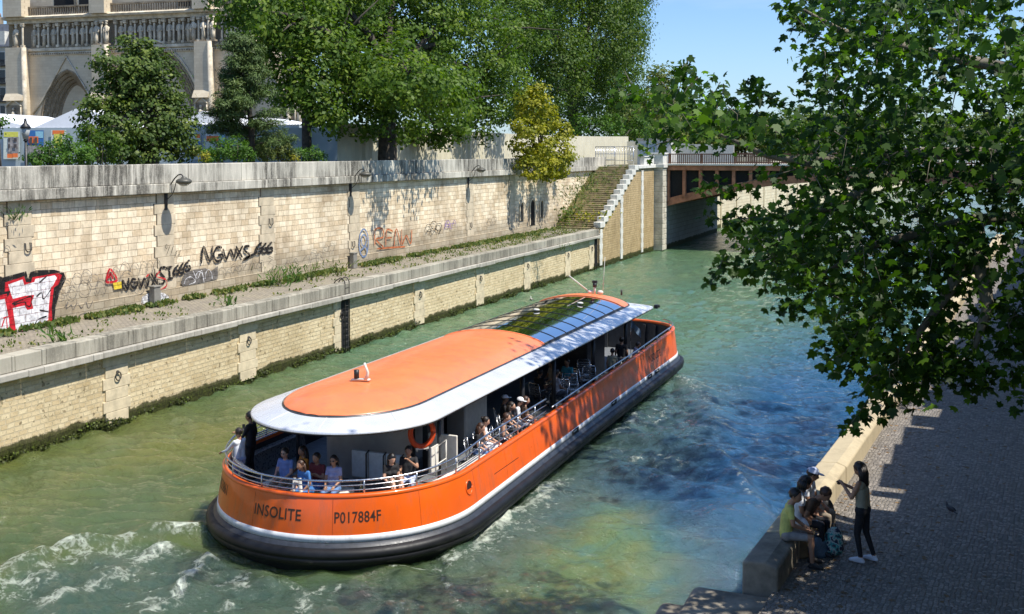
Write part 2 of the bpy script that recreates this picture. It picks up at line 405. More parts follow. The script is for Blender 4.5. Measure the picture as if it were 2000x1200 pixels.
sky_refl=g.math('MULTIPLY',g.ramp(g.math('MULTIPLY',g.math('ADD',xx,14.0),.1),[(.15,0.0),(.75,1.0)]),g.ramp(g.math('MULTIPLY',yy2,.01),[(.13,0.0),(.29,1.0),(.45,1.0),(.62,.35)]))
silt_refl=g.mix(sky_refl,silt_refl,(.008,.048,.105))  # sky reflection put into the water colour as a blue tint by position
fa=g.n('ShaderNodeAttribute',attribute_name='foam').outputs['Fac']; mu=g.n('ShaderNodeAttribute',attribute_name='murk').outputs['Fac']; gr=g.n('ShaderNodeAttribute',attribute_name='green').outputs['Fac']
silt_refl=g.mix(gr,silt_refl,g.ramp(g.noise(p,.45,4,.6,.6),[(.36,(.14,.145,.020)),(.52,(.085,.125,.030)),(.66,(.05,.12,.085))]))  # wall, tree and sky reflections put into the colour of these patches
silt_refl=g.mix(g.math('MULTIPLY',mu,.75),silt_refl,(.022,.045,.040))
fnz=g.noise(g.mapv(p,(1,1,1)),7.0,8,.72,.6)
fn4=g.noise(g.mapv(p,(1,1,1),loc=(3,1,0)),2.6,6,.7,1.2)
vd=g.n('ShaderNodeVectorMath',operation='MULTIPLY_ADD'); nd_=g.n('ShaderNodeTexNoise'); g.l(p,nd_.inputs['Vector']); nd_.inputs['Scale'].default_value=2.2; nd_.inputs['Detail'].default_value=4; g.l(nd_.outputs['Color'],vd.inputs[0]); vd.inputs[1].default_value=(.7,.7,.0); g.l(p,vd.inputs[2])
lv=g.n('ShaderNodeTexVoronoi',feature='DISTANCE_TO_EDGE'); g.l(g.mapv(vd.outputs[0],(1,1.3,.2)),lv.inputs['Vector']); lv.inputs['Scale'].default_value=3.6
lace=g.ramp(lv.outputs['Distance'],[(0.0,1.0),(.16,0.0)])
ff=g.math('ADD',g.math('ADD',g.math('MULTIPLY',fa,.60),g.math('MULTIPLY',g.math('MULTIPLY',lace,fa),.42)),g.math('ADD',g.math('MULTIPLY',g.math('SUBTRACT',fnz,.5),1.7),g.math('MULTIPLY',g.math('SUBTRACT',fn4,.5),1.1)))
ff=g.ramp(ff,[(.30,0.0),(.48,.14),(.72,.5),(1.0,.85)])
g.l(g.mix(ff,g.mix(1.0,silt_refl,(1.4,1.4,1.4),'MULTIPLY'),(.66,.72,.60)),b.inputs['Base Color'])
b.subsurface_method='BURLEY'; g.l(g.ramp(ff,[(0.0,.75),(.5,0.0)]),b.inputs['Subsurface Weight']); b.inputs['Subsurface Radius'].default_value=(1.0,1.2,.8); b.inputs['Subsurface Scale'].default_value=.45
g.l(g.ramp(ff,[(0.0,.055),(.5,.6)]),b.inputs['Roughness']); b.inputs['IOR'].default_value=1.52
b.inputs['Specular IOR Level'].default_value=.85
rip=g.noise(g.mapv(p,(1.0,1.7,1),rot=(0,0,.35)),3.2,7,.62,.25); rip2=g.noise(g.mapv(p,(1,1,1)),.9,4,.6,.5)
hh=g.math('ADD',g.math('MULTIPLY',rip,1.0),g.math('MULTIPLY',rip2,.8))
hh=g.math('ADD',hh,g.math('MULTIPLY',ff,.35))
g.l(g.bump(hh,1.0,.17),b.inputs['Normal'])
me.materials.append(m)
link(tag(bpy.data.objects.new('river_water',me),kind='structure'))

# ------------------------------------------------------------------ grounds
GRASS=plain('soil',(.13,.12,.08),.95,var=.3,scale=1.2)
ASPH=plain('asphalt',(.16,.155,.15),.9,var=.25,scale=2.0)
mb=MB(); mb.bb(-900,XW-.7,-30,1500,ZS-.6,ZS); mb.bb(-900,XQ-8,1500,3000,ZS-.6,ZS); mb.build('ground',GRASS); bpy.data.objects['ground']['kind']='structure'
m,t,b=nt('quay_paving'); g=G(t); p=g.pos()
x,y,z=g.sep(p)
br=g.n('ShaderNodeTexBrick'); g.l(g.comb(y,x),br.inputs['Vector']); br.inputs['Scale'].default_value=1; br.inputs['Brick Width'].default_value=.22; br.inputs['Row Height'].default_value=.13; br.inputs['Mortar Size'].default_value=.012
br.inputs['Color1'].default_value=(.30,.26,.20,1); br.inputs['Color2'].default_value=(.22,.19,.15,1); br.inputs['Mortar'].default_value=(.10,.09,.06,1)
c=g.mix(g.ramp(g.noise(p,1.1,6,.7),[(.45,0.0),(.7,.6)]),br.outputs['Color'],(.30,.26,.17)); g.l(c,b.inputs['Base Color']); b.inputs['Roughness'].default_value=.95
g.l(g.bump(g.math('SUBTRACT',g.noise(p,20,3,.6),br.outputs['Fac']),.5,.02),b.inputs['Normal'])
QPAVE=m
mb=MB(); mb.bb(XW-.3,XQ-.62,-6,YST,ZQ-1,ZQ); mb.build('left_quay_pavement',QPAVE)['kind']='structure'

# right quay cobbles: real shallow relief through bump, domed setts
m,t,b=nt('cobbles'); g=G(t); p=g.pos()
nd=g.n('ShaderNodeTexNoise'); g.l(p,nd.inputs['Vector']); nd.inputs['Scale'].default_value=3; mx=g.n('ShaderNodeVectorMath',operation='MULTIPLY_ADD'); g.l(nd.outputs['Color'],mx.inputs[0]); mx.inputs[1].default_value=(.07,.07,0); g.l(g.mapv(p,(1,1,1),rot=(0,0,.09)),mx.inputs[2])
vo=g.n('ShaderNodeTexVoronoi',feature='F1'); g.l(mx.outputs[0],vo.inputs['Vector']); vo.inputs['Scale'].default_value=13.5; vo.inputs['Randomness'].default_value=.55
ve=g.n('ShaderNodeTexVoronoi',feature='DISTANCE_TO_EDGE'); g.l(mx.outputs[0],ve.inputs['Vector']); ve.inputs['Scale'].default_value=13.5; ve.inputs['Randomness'].default_value=.55
sc=g.n('ShaderNodeSeparateColor'); g.l(vo.outputs['Color'],sc.inputs[0])
c=g.ramp(sc.outputs[0],[(0.0,(.14,.125,.11)),(.55,(.21,.185,.16)),(1.0,(.34,.30,.26))])
c=g.mix(g.ramp(ve.outputs['Distance'],[(.02,.8),(.12,0.0)]),c,(.11,.10,.085))
c=g.mix(g.ramp(g.noise(p,.5,6,.7),[(.4,0.0),(.75,.5)]),c,(.24,.21,.16)); g.l(c,b.inputs['Base Color']); b.inputs['Roughness'].default_value=.75
g.l(g.bump(g.math('ADD',g.ramp(ve.outputs['Distance'],[(0.0,0.0),(.22,1.0)]),g.math('MULTIPLY',g.noise(p,30,3,.6),.3)),.8,.03),b.inputs['Normal'])
COB=m
XRW0=3.0
def rwx(Y): return kx(Y)+5.5     # foot of the right upper wall
def strip(name,fa_,fb_,Y0,Y1,z0,z1,mat,step=3.0,parent=None,mbo=None):
    mb=mbo or MB(); Ys=np.arange(Y0,Y1+step*.5,step)
    for a,c in zip(Ys[:-1],Ys[1:]):
        pts=[(fa_(a),a,z0),(fb_(a),a,z0),(fb_(c),c,z0),(fa_(c),c,z0),(fa_(a),a,z1),(fb_(a),a,z1),(fb_(c),c,z1),(fa_(c),c,z1)]
        fs=[(4,5,6,7),(0,3,2,1),(1,2,6,5),(0,4,7,3)]
        if a==Ys[0]: fs.append((0,1,5,4))
        if c==Ys[-1]: fs.append((3,7,6,2))
        mb.add(pts,fs)
    if mbo: return mb
    return mb.build(name,mat,parent)
o=strip('right_quay_pavement',lambda Y:kx(Y)+.5,lambda Y:rwx(Y)+.3,14.2,96,ZR-1,ZR,COB); o['kind']='structure'
# landing at the water side in the near corner (below the cut end of the kerb)
def kxc(Y): return kx(Y)
# ------------------------------------------------------------------ stone materials
M_UP=masonry('upper_wall_stone','Y',.56,.27,.010,(.86,.74,.54),(.62,.47,.29),(.32,.23,.14),stain=(.24,.17,.10),stain_amt=.75,lowdirt=3.3,bumps=.8,streak=.24,spots=.25,rub=.03)
M_LOW=masonry('lower_wall_stone','Y',.34,.17,.018,(.70,.58,.37),(.54,.41,.23),(.62,.52,.34),stain=(.30,.22,.10),stain_amt=.55,algae=True,rub=.09,bumps=1.3,spots=.8)
M_STW=masonry('stair_wall_stone','Y',.40,.20,.016,(.50,.37,.20),(.38,.27,.13),(.42,.33,.2),stain=(.28,.2,.1),stain_amt=.6,algae=True,rub=.05,bumps=1.0,streak=.25,spots=.4)
M_ASH=masonry('ashlar','Y',1.1,.46,.018,(.60,.56,.46),(.52,.47,.37),(.20,.17,.13),stain_amt=.5,algae=True,bumps=.5)
M_ASHX=masonry('ashlar_cross','X',1.1,.46,.018,(.60,.56,.46),(.52,.47,.37),(.20,.17,.13),stain_amt=.5,algae=True,bumps=.5)
M_PAR=weathered('parapet_stone',(.66,.62,.52),(.050,.046,.038),1.9,.9,thr=.36)
M_COP=weathered('coping_stone',(.44,.41,.33),(.13,.12,.095),1.25,.75)
M_PALE=plain('pale_stone',(.62,.52,.35),.9,var=.18,scale=2.5,bump=.3)
M_WHT=plain('white_stone',(.66,.64,.57),.85,var=.16,scale=2.0,bump=.3)
M_IRON=plain('old_iron',(.05,.045,.04),.6,.4,var=.3)
M_BLK=plain('black_paint',(.018,.018,.02),.45,var=.2)
M_DARK=plain('dark_void',(.012,.012,.012),.9,var=.2)
M_BRONZE=plain('bridge_paint',(.40,.17,.09),.6,.1,var=.3,scale=1.5,bump=.1)
M_STEP=plain('mossy_steps',(.34,.28,.15),.95,var=.4,scale=1.8,bump=.4)

# ---- low quay wall
lw=empty('quay_wall',(XQ,40,0),0,'low rubble stone river wall with grey coping and mooring rings, rising from the green water on the left','river wall')
def P_(o,par):   # keep world placement when parenting to an offset empty
    o.parent=par; o.matrix_parent_inverse=Matrix.Translation(par.location).inverted() if par.rotation_euler.z==0 else (Matrix.Translation(par.location)@Matrix.Rotation(par.rotation_euler.z,4,'Z')).inverted(); return o
mb=MB(); mb.bb(XQ-1.6,XQ-.22,-8,YST+.2,-1.5,2.56); P_(mb.build('wall',M_LOW),lw)
r_=random.Random(4)
mb=MB(); y=-8.0
while y<YST-.3:
    L=r_.uniform(1.1,1.6); y1=min(y+L,YST-.2); d=r_.uniform(-.012,.012); mb.bb(XQ-.62,XQ-.02+d,y+.006,y1-.006,2.78,3.30+r_.uniform(-.012,.012)); y=y1
P_(mb.build('coping',M_COP,bevel=.03),lw)
mb=MB(); y=-8.0
M_LEDGE=weathered('ledge_stone',(.50,.47,.40),(.2,.18,.15),2.6,.5)
while y<YST-.3:
    L=r_.uniform(2.2,3.0); y1=min(y+L,YST-.2); d=r_.uniform(-.015,.02); mb.bb(XQ-.6,XQ+.15+d,y+.006,y1-.006,2.56+r_.uniform(-.03,.03),2.775); y=y1
P_(mb.build('ledge',M_LEDGE,bevel=.03),lw)
pil=[atX(232,775,XQ-.1).y,atX(487,665,XQ-.1).y,atX(668,640,XQ-.1).y,atX(822,575,XQ-.1).y,atX(940,560,XQ-.1).y,atX(1032,540,XQ-.1).y,atX(1111,525,XQ-.1).y,83.2,16.5]
for i,yy in enumerate(pil):
    mb=MB(); w=.55
    for k in range(6): mb.bb(XQ-.3,XQ-.16,yy-w-(.12 if k%2 else 0),yy+w+(.12 if k%2 else 0),.12+k*.405,.12+(k+1)*.405-.008)
    pr=P_(mb.build('pilaster',M_PALE,bevel=.015),lw)
    mb=MB(); n=14; mb.tube([(XQ-.10,yy+.13*math.cos(a),1.75+.15*math.sin(a)) for a in [2*math.pi*j/n for j in range(n+1)]],.022,6); mb.ball((XQ-.13,yy,1.9),.06,8,6)
    rg=mb.build('mooring_ring',M_IRON); rg.parent=pr
# iron ladders
def ladder(yy,label):
    L=empty('iron_ladder',(XQ,yy,0),0,label,'ladder','iron ladders on the low river wall')
    mb=MB()
    for s in(-.2,.2):
        pts=[(-.02,s,-.3),(-.02,s,3.3)]+[(-.02-.25*(1-math.cos(a)),s,3.3+.28*math.sin(a)) for a in [R(k) for k in (20,45,70,90)]]+[(-.55,s,3.42),(-.62,s,3.3)]
        mb.tube(pts,.026,6)
    mb.build('rail',M_IRON,L)
    for k in range(12): mb=MB(); mb.tube([(-.02,-.2,-.1+k*.29),(-.02,.2,-.1+k*.29)],.018,6); mb.build('rung',M_IRON,L)
    mb=MB(); mb.bb(-.17,-.14,-.34,.34,-.2,2.5); mb.build('backing_channel',M_DARK,L)
    return L
# a notch of dark coping behind each ladder
ladder(atX(679,620,XQ).y,'rusty ladder in the middle of the low river wall, behind the boat')
ladder(atX(1168,500,XQ).y,'dark ladder at the far end of the low river wall below the stairs')

# ---- upper wall
uw=empty('embankment_wall',(XW,40,ZQ),0,'tall cream block wall with weathered grey parapet and graffiti along the low quay','retaining wall')
YW1=98.5
mb=MB(); mb.bb(XW-1.0,XW,-8,YW1,ZQ-.4,7.9); P_(mb.build('wall',M_UP),uw)
mb=MB(); mb.bb(XW-.2,XW+.05,-8,YST+.5,ZQ-.1,ZQ+.62); P_(mb.build('plinth',M_UP,bevel=.02),uw)
r_=random.Random(8)
mb=MB(); y=-8.0
while y<YW1: L=r_.uniform(1.7,2.3); mb.bb(XW-.5,XW+.19+r_.uniform(-.008,.008),y+.004,min(y+L,YW1)-.004,8.34,ZP+r_.uniform(-.006,.006)); y+=L
P_(mb.build('parapet',M_PAR,bevel=.025),uw)
mb=MB(); y=-8.0
while y<YW1: L=r_.uniform(1.7,2.3); mb.bb(XW-.5,XW+.32+r_.uniform(-.008,.008),y+.004,min(y+L,YW1)-.004,7.93,8.335); y+=L
P_(mb.build('cornice',M_PAR,bevel=.03),uw)
M_QUOIN=plain('quoin_stone',(.56,.47,.33),.9,var=.2,scale=1.6,bump=.4)
M_JOINT=plain('open_joint',(.07,.055,.035),.95)
for i,(px,py) in enumerate(((38,480),(322,430),(522,470),(692,440),(918,400),(1000,390))):
    yy=atX(px,py,XW).y; mb=MB(); mj=MB()
    for k in range(9):
        w0=.5+(.16 if k%2 else 0); z0=ZQ+.62+k*.46
        mb.bb(XW-.1,XW+.028,yy-w0,yy+.55+(.1 if k%3==0 else 0),z0+.006,z0+.455)
        mj.bb(XW-.05,XW+.008,yy-w0-.045,yy-w0+.01,z0,z0+.46)
    P_(mb.build('pilaster',M_QUOIN,bevel=.012),uw); P_(mj.build('joint',M_JOINT),uw)
for (px,py) in ((52,483),(527,433),(688,477),(918,440)):
    q=atX(px,py,XW); mb=MB(); mb.tube([(XW+.0,q.y-.11,q.z+.14),(XW+.09,q.y-.13,q.z+.14),(XW+.1,q.y-.13,q.z-.1),(XW+.1,q.y-.05,q.z-.17),(XW+.1,q.y+.05,q.z-.17),(XW+.1,q.y+.13,q.z-.1),(XW+.09,q.y+.13,q.z+.14),(XW,q.y+.11,q.z+.14)],.024,6)
    P_(mb.build('iron_ring',M_IRON),uw)
# openings by the shrub: flat dark panels colour in the shade of their recesses
def arch_pts(w,h,n=8):
    return [(-w/2,0),(w/2,0)]+[(w/2*math.cos(a),h-w/2+w/2*math.sin(a)) for a in [math.pi*k/n for k in range(n+1)]]
for (px,w,h,zb) in ((1018,.55,1.35,4.35),(1039,.95,2.0,3.85),(1057,.55,1.35,4.35)):
    yy=atX(px,400,XW).y
    A=arch_pts(w,h); B=arch_pts(w+.36,h+.18)
    mb=MB(); mb.add([(XW+.012,yy+a,zb+c) for a,c in A],[tuple(range(len(A)))]); op=P_(mb.build('doorway',M_DARK),uw)
    mb=MB(); n=len(A); mb.add([(XW+.012,yy+a,zb+c) for a,c in A]+[(XW+.09,yy+a,zb+c) for a,c in A]+[(XW+.09,yy+a,zb+c) for a,c in B]+[(XW+.0,yy+a,zb+c) for a,c in B],
        [(k,(k+1)%n,(k+1)%n+n,k+n) for k in range(n)]+[(k+n,(k+1)%n+n,(k+1)%n+2*n,k+2*n) for k in range(n)]+[(k+2*n,(k+1)%n+2*n,(k+1)%n+3*n,k+3*n) for k in range(n)])
    P_(mb.build('door_frame',M_QUOIN),uw)
    if w>.8:
        mb=MB()
        for k in range(5): mb.bb(XW+.02,XW+.045,yy-.36+k*.18-.015,yy-.36+k*.18+.015,zb,zb+h-.2)
        P_(mb.build('door_bars',M_IRON),uw)

# ---- graffiti: paint strokes lying on the wall
def ribbon(pts,w,mb,X,lay=0):
    Q=[(p.y,p.z) for p in [atX(a,b,XW+.03) for a,b in pts]]
    # resample w/ Catmull
    C=[]
    for i in range(len(Q)-1):
        p0=Q[max(i-1,0)];p1=Q[i];p2=Q[i+1];p3=Q[min(i+2,len(Q)-1)]
        for k in range(5):
            tt=k/5; C.append(tuple(.5*((2*p1[j])+(-p0[j]+p2[j])*tt+(2*p0[j]-5*p1[j]+4*p2[j]-p3[j])*tt*tt+(-p0[j]+3*p1[j]-3*p2[j]+p3[j])*tt**3) for j in(0,1)))
    C.append(Q[-1]); L=[]; n=len(C)
    for i in range(n):
        a=C[max(i-1,0)]; b_=C[min(i+1,n-1)]; dx,dz=b_[0]-a[0],b_[1]-a[1]; l=math.hypot(dx,dz) or 1; ww=w*(.7+.3*math.sin(i*.9)) if w<.05 else w*(1 if 0<i<n-1 else .6)
        L.append((X,C[i][0]-dz/l*ww,C[i][1]+dx/l*ww)); L.append((X,C[i][0]+dz/l*ww,C[i][1]-dx/l*ww))
    mb.add(L,[(2*i,2*i+1,2*i+3,2*i+2) for i in range(n-1)])
def poly(pts,mb,X):
    Q=[atX(a,b,XW+.03) for a,b in pts]; mb.add([(X,q.y,q.z) for q in Q],[tuple(range(len(Q)))])
def gmat(n,c):
    m=plain('spray_'+n,c,.75,var=.35,scale=5,spec=.2); t=m.node_tree; g=G(t); out=[x for x in t.nodes if x.type=='OUTPUT_MATERIAL'][0]; b=[x for x in t.nodes if x.type=='BSDF_PRINCIPLED'][0]
    p=g.pos(); x,y,z=g.sep(p); br=g.n('ShaderNodeTexBrick'); g.l(g.comb(y,z,0),br.inputs['Vector']); br.inputs['Scale'].default_value=1; br.inputs['Brick Width'].default_value=.56; br.inputs['Row Height'].default_value=.27; br.inputs['Mortar Size'].default_value=.012; br.inputs['Bias'].default_value=-.1; br.squash_frequency=3; br.squash=.8
    a=g.math('MULTIPLY',g.ramp(g.noise(p,6,6,.75),[(.30,.45),(.45,1.0)]),g.ramp(br.outputs['Fac'],[(.3,1.0),(.8,.35)]))
    tr=g.n('ShaderNodeBsdfTransparent'); mx=g.n('ShaderNodeMixShader'); g.l(a,mx.inputs[0]); g.l(tr.outputs[0],mx.inputs[1]); g.l(b.outputs[0],mx.inputs[2]); g.l(mx.outputs[0],out.inputs[0]); return m
K,RD,WH,YL,GY_,BL,PU,ORG=gmat('black',(.018,.016,.016)),gmat('red',(.55,.02,.03)),gmat('white',(.78,.74,.74)),gmat('yellow',(.75,.55,.05)),gmat('grey',(.16,.145,.13)),gmat('blue',(.18,.26,.42)),gmat('purple',(.28,.18,.42)),gmat('orange',(.5,.14,.05))
XG=XW+.056; lay=[0]
def piece(name,mat,strokes,w,label=None,polys=()):
    lay[0]+=1; mb=MB(); X=XG+lay[0]*.0012
    for i,p in enumerate(polys): poly(p,mb,X+i*.0002)
    for i,s in enumerate(strokes): ribbon(s,w,mb,X+.0004+i*.00006)
    o=P_(mb.build(name,mat),uw); 
    if label: o['label']=label
    return o
# big white piece with red edge at the left
piece('graffiti',K,[],.1,'black backing of the big white and red piece',polys=[[(-30,560),(0,540),(5,542),(50,530),(54,545),(58,532),(70,528),(105,527),(124,533),(128,545),(116,570),(108,600),(104,634),(95,640),(30,660),(20,662),(-30,668)]])
piece('graffiti',RD,[],.1,'red outline of the big white and red piece',polys=[[(9,552),(46,540),(50,552),(60,551),(62,542),(112,533),(120,538),(113,556),(104,562),(100,600),(101,628),(92,632),(28,655),(22,657),(16,610),(13,583),(20,568),(8,570)],[(-30,585),(12,574),(22,620),(27,655),(-30,664)]])
piece('graffiti',WH,[],.1,'white letters of the big white and red piece',polys=[[(15,556),(43,546),(46,557),(66,551),(68,545),(106,538),(110,543),(103,557),(98,562),(94,600),(93,625),(60,640),(31,650),(26,618),(24,602),(47,597),(52,606),(64,603),(61,590),(66,576),(48,578),(24,584),(20,574)],[(-30,592),(8,584),(16,622),(19,656),(-30,664)]])
piece('graffiti',K,[[(22,594),(45,584),(60,580),(58,598),(50,596),(46,590),(25,596)],[(75,553),(92,538)],[(70,580),(80,572),(84,584),(98,566)],[(66,640),(72,625),(90,618)],[(76,606),(96,610)]],.035)
piece('graffiti',RD,[[(2,640),(10,620),(14,655)],[(4,622),(16,618)]],.03)
# bubble outlines
def bub(cx,cy,r,k=9,sq=1.25): return [(cx+r*math.cos(a),cy-r*sq*math.sin(a)) for a in [2*math.pi*j/k for j in range(k+1)]]
def arc(cx,cy,r,sq=1.6): return [(cx+r*math.cos(a),cy-r*sq*math.sin(a)) for a in [math.pi*j/6 for j in range(7)]]
piece('graffiti',GY_,[bub(128,560,10),bub(150,545,9),bub(168,540,10),bub(140,572,9),bub(165,562,12),bub(182,548,10),bub(120,575,7),arc(196,560,9),[(185,565),(190,575),(196,562),(202,574),(208,560)]],.013,'thin grey bubble letters')
piece('graffiti',GY_,[[(125,600),(132,590),(128,603),(138,596),(142,604),(150,592),(158,602),(166,590),(172,602),(180,588)],arc(165,628,16,1.0)],.02,'faint violet scrawl low on the wall')
piece('graffiti',RD,[[(206,552),(213,526),(227,548),(206,552)],[(211,544),(214,535),(219,546)]],.05,'red triangle tag')
piece('graffiti',YL,[],.02,'yellow patch',polys=[[(219,553),(237,550),(238,563),(222,566)]])
piece('graffiti',GY_,[arc(225,545,9,2.6),arc(243,532,10,2.0),arc(262,532,9,2.0),bub(248,545,13),arc(280,530,7,2.6),arc(292,528,7,2.6),arc(306,526,7,2.6),bub(270,560,12),bub(300,555,11)],.014,'grey cloud outline letters behind the black tag')
# lower black tag
piece('graffiti',K,[[(239,568),(238,548),(248,565),(250,543)],[(264,546),(257,546),(254,556),(260,563),(266,558),(266,552),(260,553)],[(269,543),(275,560),(280,544),(287,558),(290,536)],[(293,533),(306,556)],[(306,532),(295,558)],[(322,522),(312,524),(313,534),(320,543),(318,553),(308,556)],[(322,524),(335,521)],[(329,522),(331,545)],[(325,546),(337,543)],[(347,518),(338,528),(339,537),(346,536),(347,529),(339,530)],[(357,514),(349,524),(350,534),(357,532),(358,525),(350,527)],[(369,508),(359,519),(361,530),(369,527),(369,520),(361,522)]],.052,'bold black lettering reading NGWXSI 666')
piece('graffiti',RD,[[(311,530),(304,540),(322,546),(324,558),(312,566)],[(284,541),(291,534)]],.035)
# upper black tag
piece('graffiti',K,[[(392,515),(396,482),(409,511),(414,480)],[(432,484),(422,484),(416,497),(421,510),(431,507),(433,498),(424,499)],[(434,486),(441,506),(449,488),(456,503),(461,481)],[(459,481),(472,503)],[(473,480),(459,506)],[(486,481),(477,482),(477,490),(485,497),(483,504),(474,507),(497,495),(500,493)],[(510,474),(499,484),(500,494),(508,493),(509,485),(500,487)],[(519,475),(511,484),(512,494),(519,492),(519,485),(512,487)],[(530,473),(521,483),(522,493),(530,491),(530,484),(522,486)]],.060,'bold black lettering reading NGWXS_666')
piece('graffiti',GY_,[],.03,'dark grey sprayed patch with white scribble',polys=[[(352,552),(358,535),(376,527),(400,524),(410,530),(424,520),(424,545),(390,553),(355,559)]])
piece('graffiti',WH,[[(358,555),(362,545),(372,541),(380,550),(368,556)],arc(388,552,9,2.4),[(376,530),(384,545),(392,528),(396,548)],arc(406,545,7,2.6)],.018)
piece('graffiti',GY_,[arc(432,540,8,2.2),arc(446,538,6,2.0),[(450,520),(458,515),(462,524),(470,514),(474,523),(482,512)],[(455,530),(462,520),(466,530),(474,518)],[(484,528),(492,508)],[(492,526),(496,508),(500,522)],bub(508,516,6),[(523,500),(532,505),(524,512),(533,520),(525,527),(532,533)],arc(612,512,9,2.6),arc(624,512,8,2.6),bub(636,485,5),bub(647,483,5,9,1.6),[(555,518),(562,508),(568,518),(576,505),(582,514)],[(590,508),(600,498),(604,510)],arc(618,520,14,1.5)],.015,'thin grey scribbled tags')
piece('graffiti',K,[[(325,478),(321,480),(323,486),(327,480)],[(331,478),(324,498)],[(337,480),(332,498)],[(341,494),(345,490),(341,500),(345,500)],[(348,494),(351,490),(348,500),(353,500)]],.014,'small black handwriting')
piece('graffiti',WH,[],.02,polys=[[(274,592),(276,580),(288,573),(318,572),(328,580),(326,592),(300,600)]])
piece('graffiti',GY_,[arc(283,592,7,2.2),arc(297,590,7,2.2),arc(312,590,7,2.2),[(318,588),(326,574),(330,590),(334,576)]],.016)
piece('graffiti',BL,[bub(709,475,9,12,3.0),bub(709,470,5,9,2.2),[(703,490),(712,482),(716,494)]],.05,'blue oval tag in the tree shadow')
piece('graffiti',ORG,[[(731,480),(731,450),(745,447),(747,463),(733,468),(748,483)],[(752,480),(754,450),(766,452)],[(754,465),(764,464)],[(768,484),(773,447),(781,480)],[(783,448),(784,478),(792,460),(801,476),(803,448)],[(735,486),(760,484),(790,482)]],.05,'red orange scrawl in the tree shadow')
piece('graffiti',K,[bub(836,446,6),bub(846,440,6),bub(856,444,6),[(830,455),(838,448),(842,458),(850,448),(856,458),(861,440)]],.03,'black loops tag')
piece('graffiti',PU,[bub(873,438,5),[(866,450),(874,430),(880,448),(886,430),(890,446)],[(867,440),(890,436)]],.03,'violet tag')
piece('graffiti',GY_,[bub(955,435,5),bub(964,430,5),[(948,440),(956,425),(962,440),(970,426)],arc(12,492,6,2)],.015)
# utility box leaning at the foot of the wall
def util(px,py,label):
    q=atz(px,py,ZQ); b=empty('utility_box',(XW+.28,q.y,ZQ),0,label,'box','grey boxes at the foot of the upper wall')
    mb=MB(); mb.box((0,0,.42),(.3,.42,.84),taper=.92); mb.build('housing',plain('box_grey',(.22,.21,.18),.7),b,bevel=.03); mb=MB(); mb.box((0,0,.86),(.34,.46,.06)); mb.build('lid',plain('box_grey',(.22,.21,.18),.7),b,bevel=.015)
util(341,602,'small grey box at the foot of the wall below the lower black lettering')
util(703,525,'small grey box at the foot of the wall below the blue oval tag')

# ---- wall lamps
def wall_lamp(px,py,label):
    yy=atX(px,py,XW).y
    L=empty('wall_lamp',(XW,yy,7.75),0,label,'street lamp','bracket lamps on the upper wall')
    mb=MB(); mb.box((.05,0,-.1),(.08,.14,.9)); mb.tube([(.1,0,.2),(.1,0,-.35)],.045,8); mb.build('bracket',M_BLK,L,bevel=.01)
    mb=MB(); mb.tube([(.1,0,.1),(.16,0,.32),(.36,0,.6),(.55,0,.82),(.72,0,.95),(.86,0,.98),(.95,0,.93),(.98,0,.83)],.028,8)
    mb.tube([(.12,0,-.1),(.4,0,.12),(.52,0,.35),(.6,0,.62),(.72,0,.72),(.9,0,.75)],.018,6); mb.build('arm',M_BLK,L)
    mb=MB(); mb.ball((1.02,0,.68),(.34,.34,.15),16,8); mb.ball((1.02,0,.80),(.14,.14,.09),10,6); mb.build('lamp_head',plain('lamp_enamel',(.10,.095,.075),.5,.2),L)
    mb=MB(); mb.ball((1.02,0,.58),(.22,.22,.10),12,6); mb.build('lamp_glass',plain('lamp_lens',(.35,.35,.32),.2),L)
    return L
wall_lamp(322,390,'black bracket lamp with oval head on the wall above the small black handwriting')
wall_lamp(683,370,'black bracket lamp on the wall above the blue oval tag')
wall_lamp(913,355,'black bracket lamp on the wall nearest the yellow shrub')

# ---- stairs and stepped river wall
st=empty('stone_staircase',(-29.3,YST,ZQ),0,'wide mossy stone steps rising from the low quay to the street beside the bridge','staircase')
mb=MB(); n=32; rise=(ZS+.15-ZQ)/n; run=(96.3-YST)/n; r_=random.Random(2)
for k in range(n):
    mb.bb(XW+.002,XQ-.45,YST+k*run,YST+k*run+run*2.2,ZQ+k*rise-.1,ZQ+(k+1)*rise+r_.uniform(-.01,.01))
P_(mb.build('steps',M_STEP,bevel=.012),st)
mb=MB(); mb.bb(XW+.01,XQ-.5,YST+.8,YW1+4,-1,ZQ)
for k in range(n): mb.bb(XW+.05,XQ-.5,YST+k*run+.1,100,ZQ+k*rise-.4,ZQ+k*rise)
P_(mb.build('core',M_STEP),st)
sw=empty('stair_wall',(XQ,90,0),0,'brown stone river wall with white stepped blocks beside the stairs','river wall')
mb=MB(); nb=12; y0=85.0; dyb=(96.2-y0)/nb
for k in range(nb): mb.bb(XQ-.5,XQ-.12,y0+k*dyb,y0+(k+1)*dyb,-1.5,3.35+k*.42)
mb.bb(XQ-.5,XQ-.12,96.2,YBR-1.6,-1.5,8.1)
P_(mb.build('wall',M_STW),sw)
mb=MB()
for k in range(nb):
    z=3.35+k*.42; mb.bb(XQ-.62,XQ+.0,y0+k*dyb+.01,y0+(k+1)*dyb+.35,z+.0,z+.47)
P_(mb.build('stepped_coping',M_WHT,bevel=.025),sw)
mb=MB(); mb.bb(XQ-.62,XQ+.06,96.4,YBR-1.6,8.1,8.42); P_(mb.build('coping',M_WHT,bevel=.03),sw)
mb=MB(); mb.bb(XQ-.5,XQ-.05,98.6,YBR-1.9,8.42,9.15); mb.bb(XQ-.6,XQ+.02,98.5,YBR-1.8,9.15,9.25); P_(mb.build('parapet',M_WHT,bevel=.02),sw)
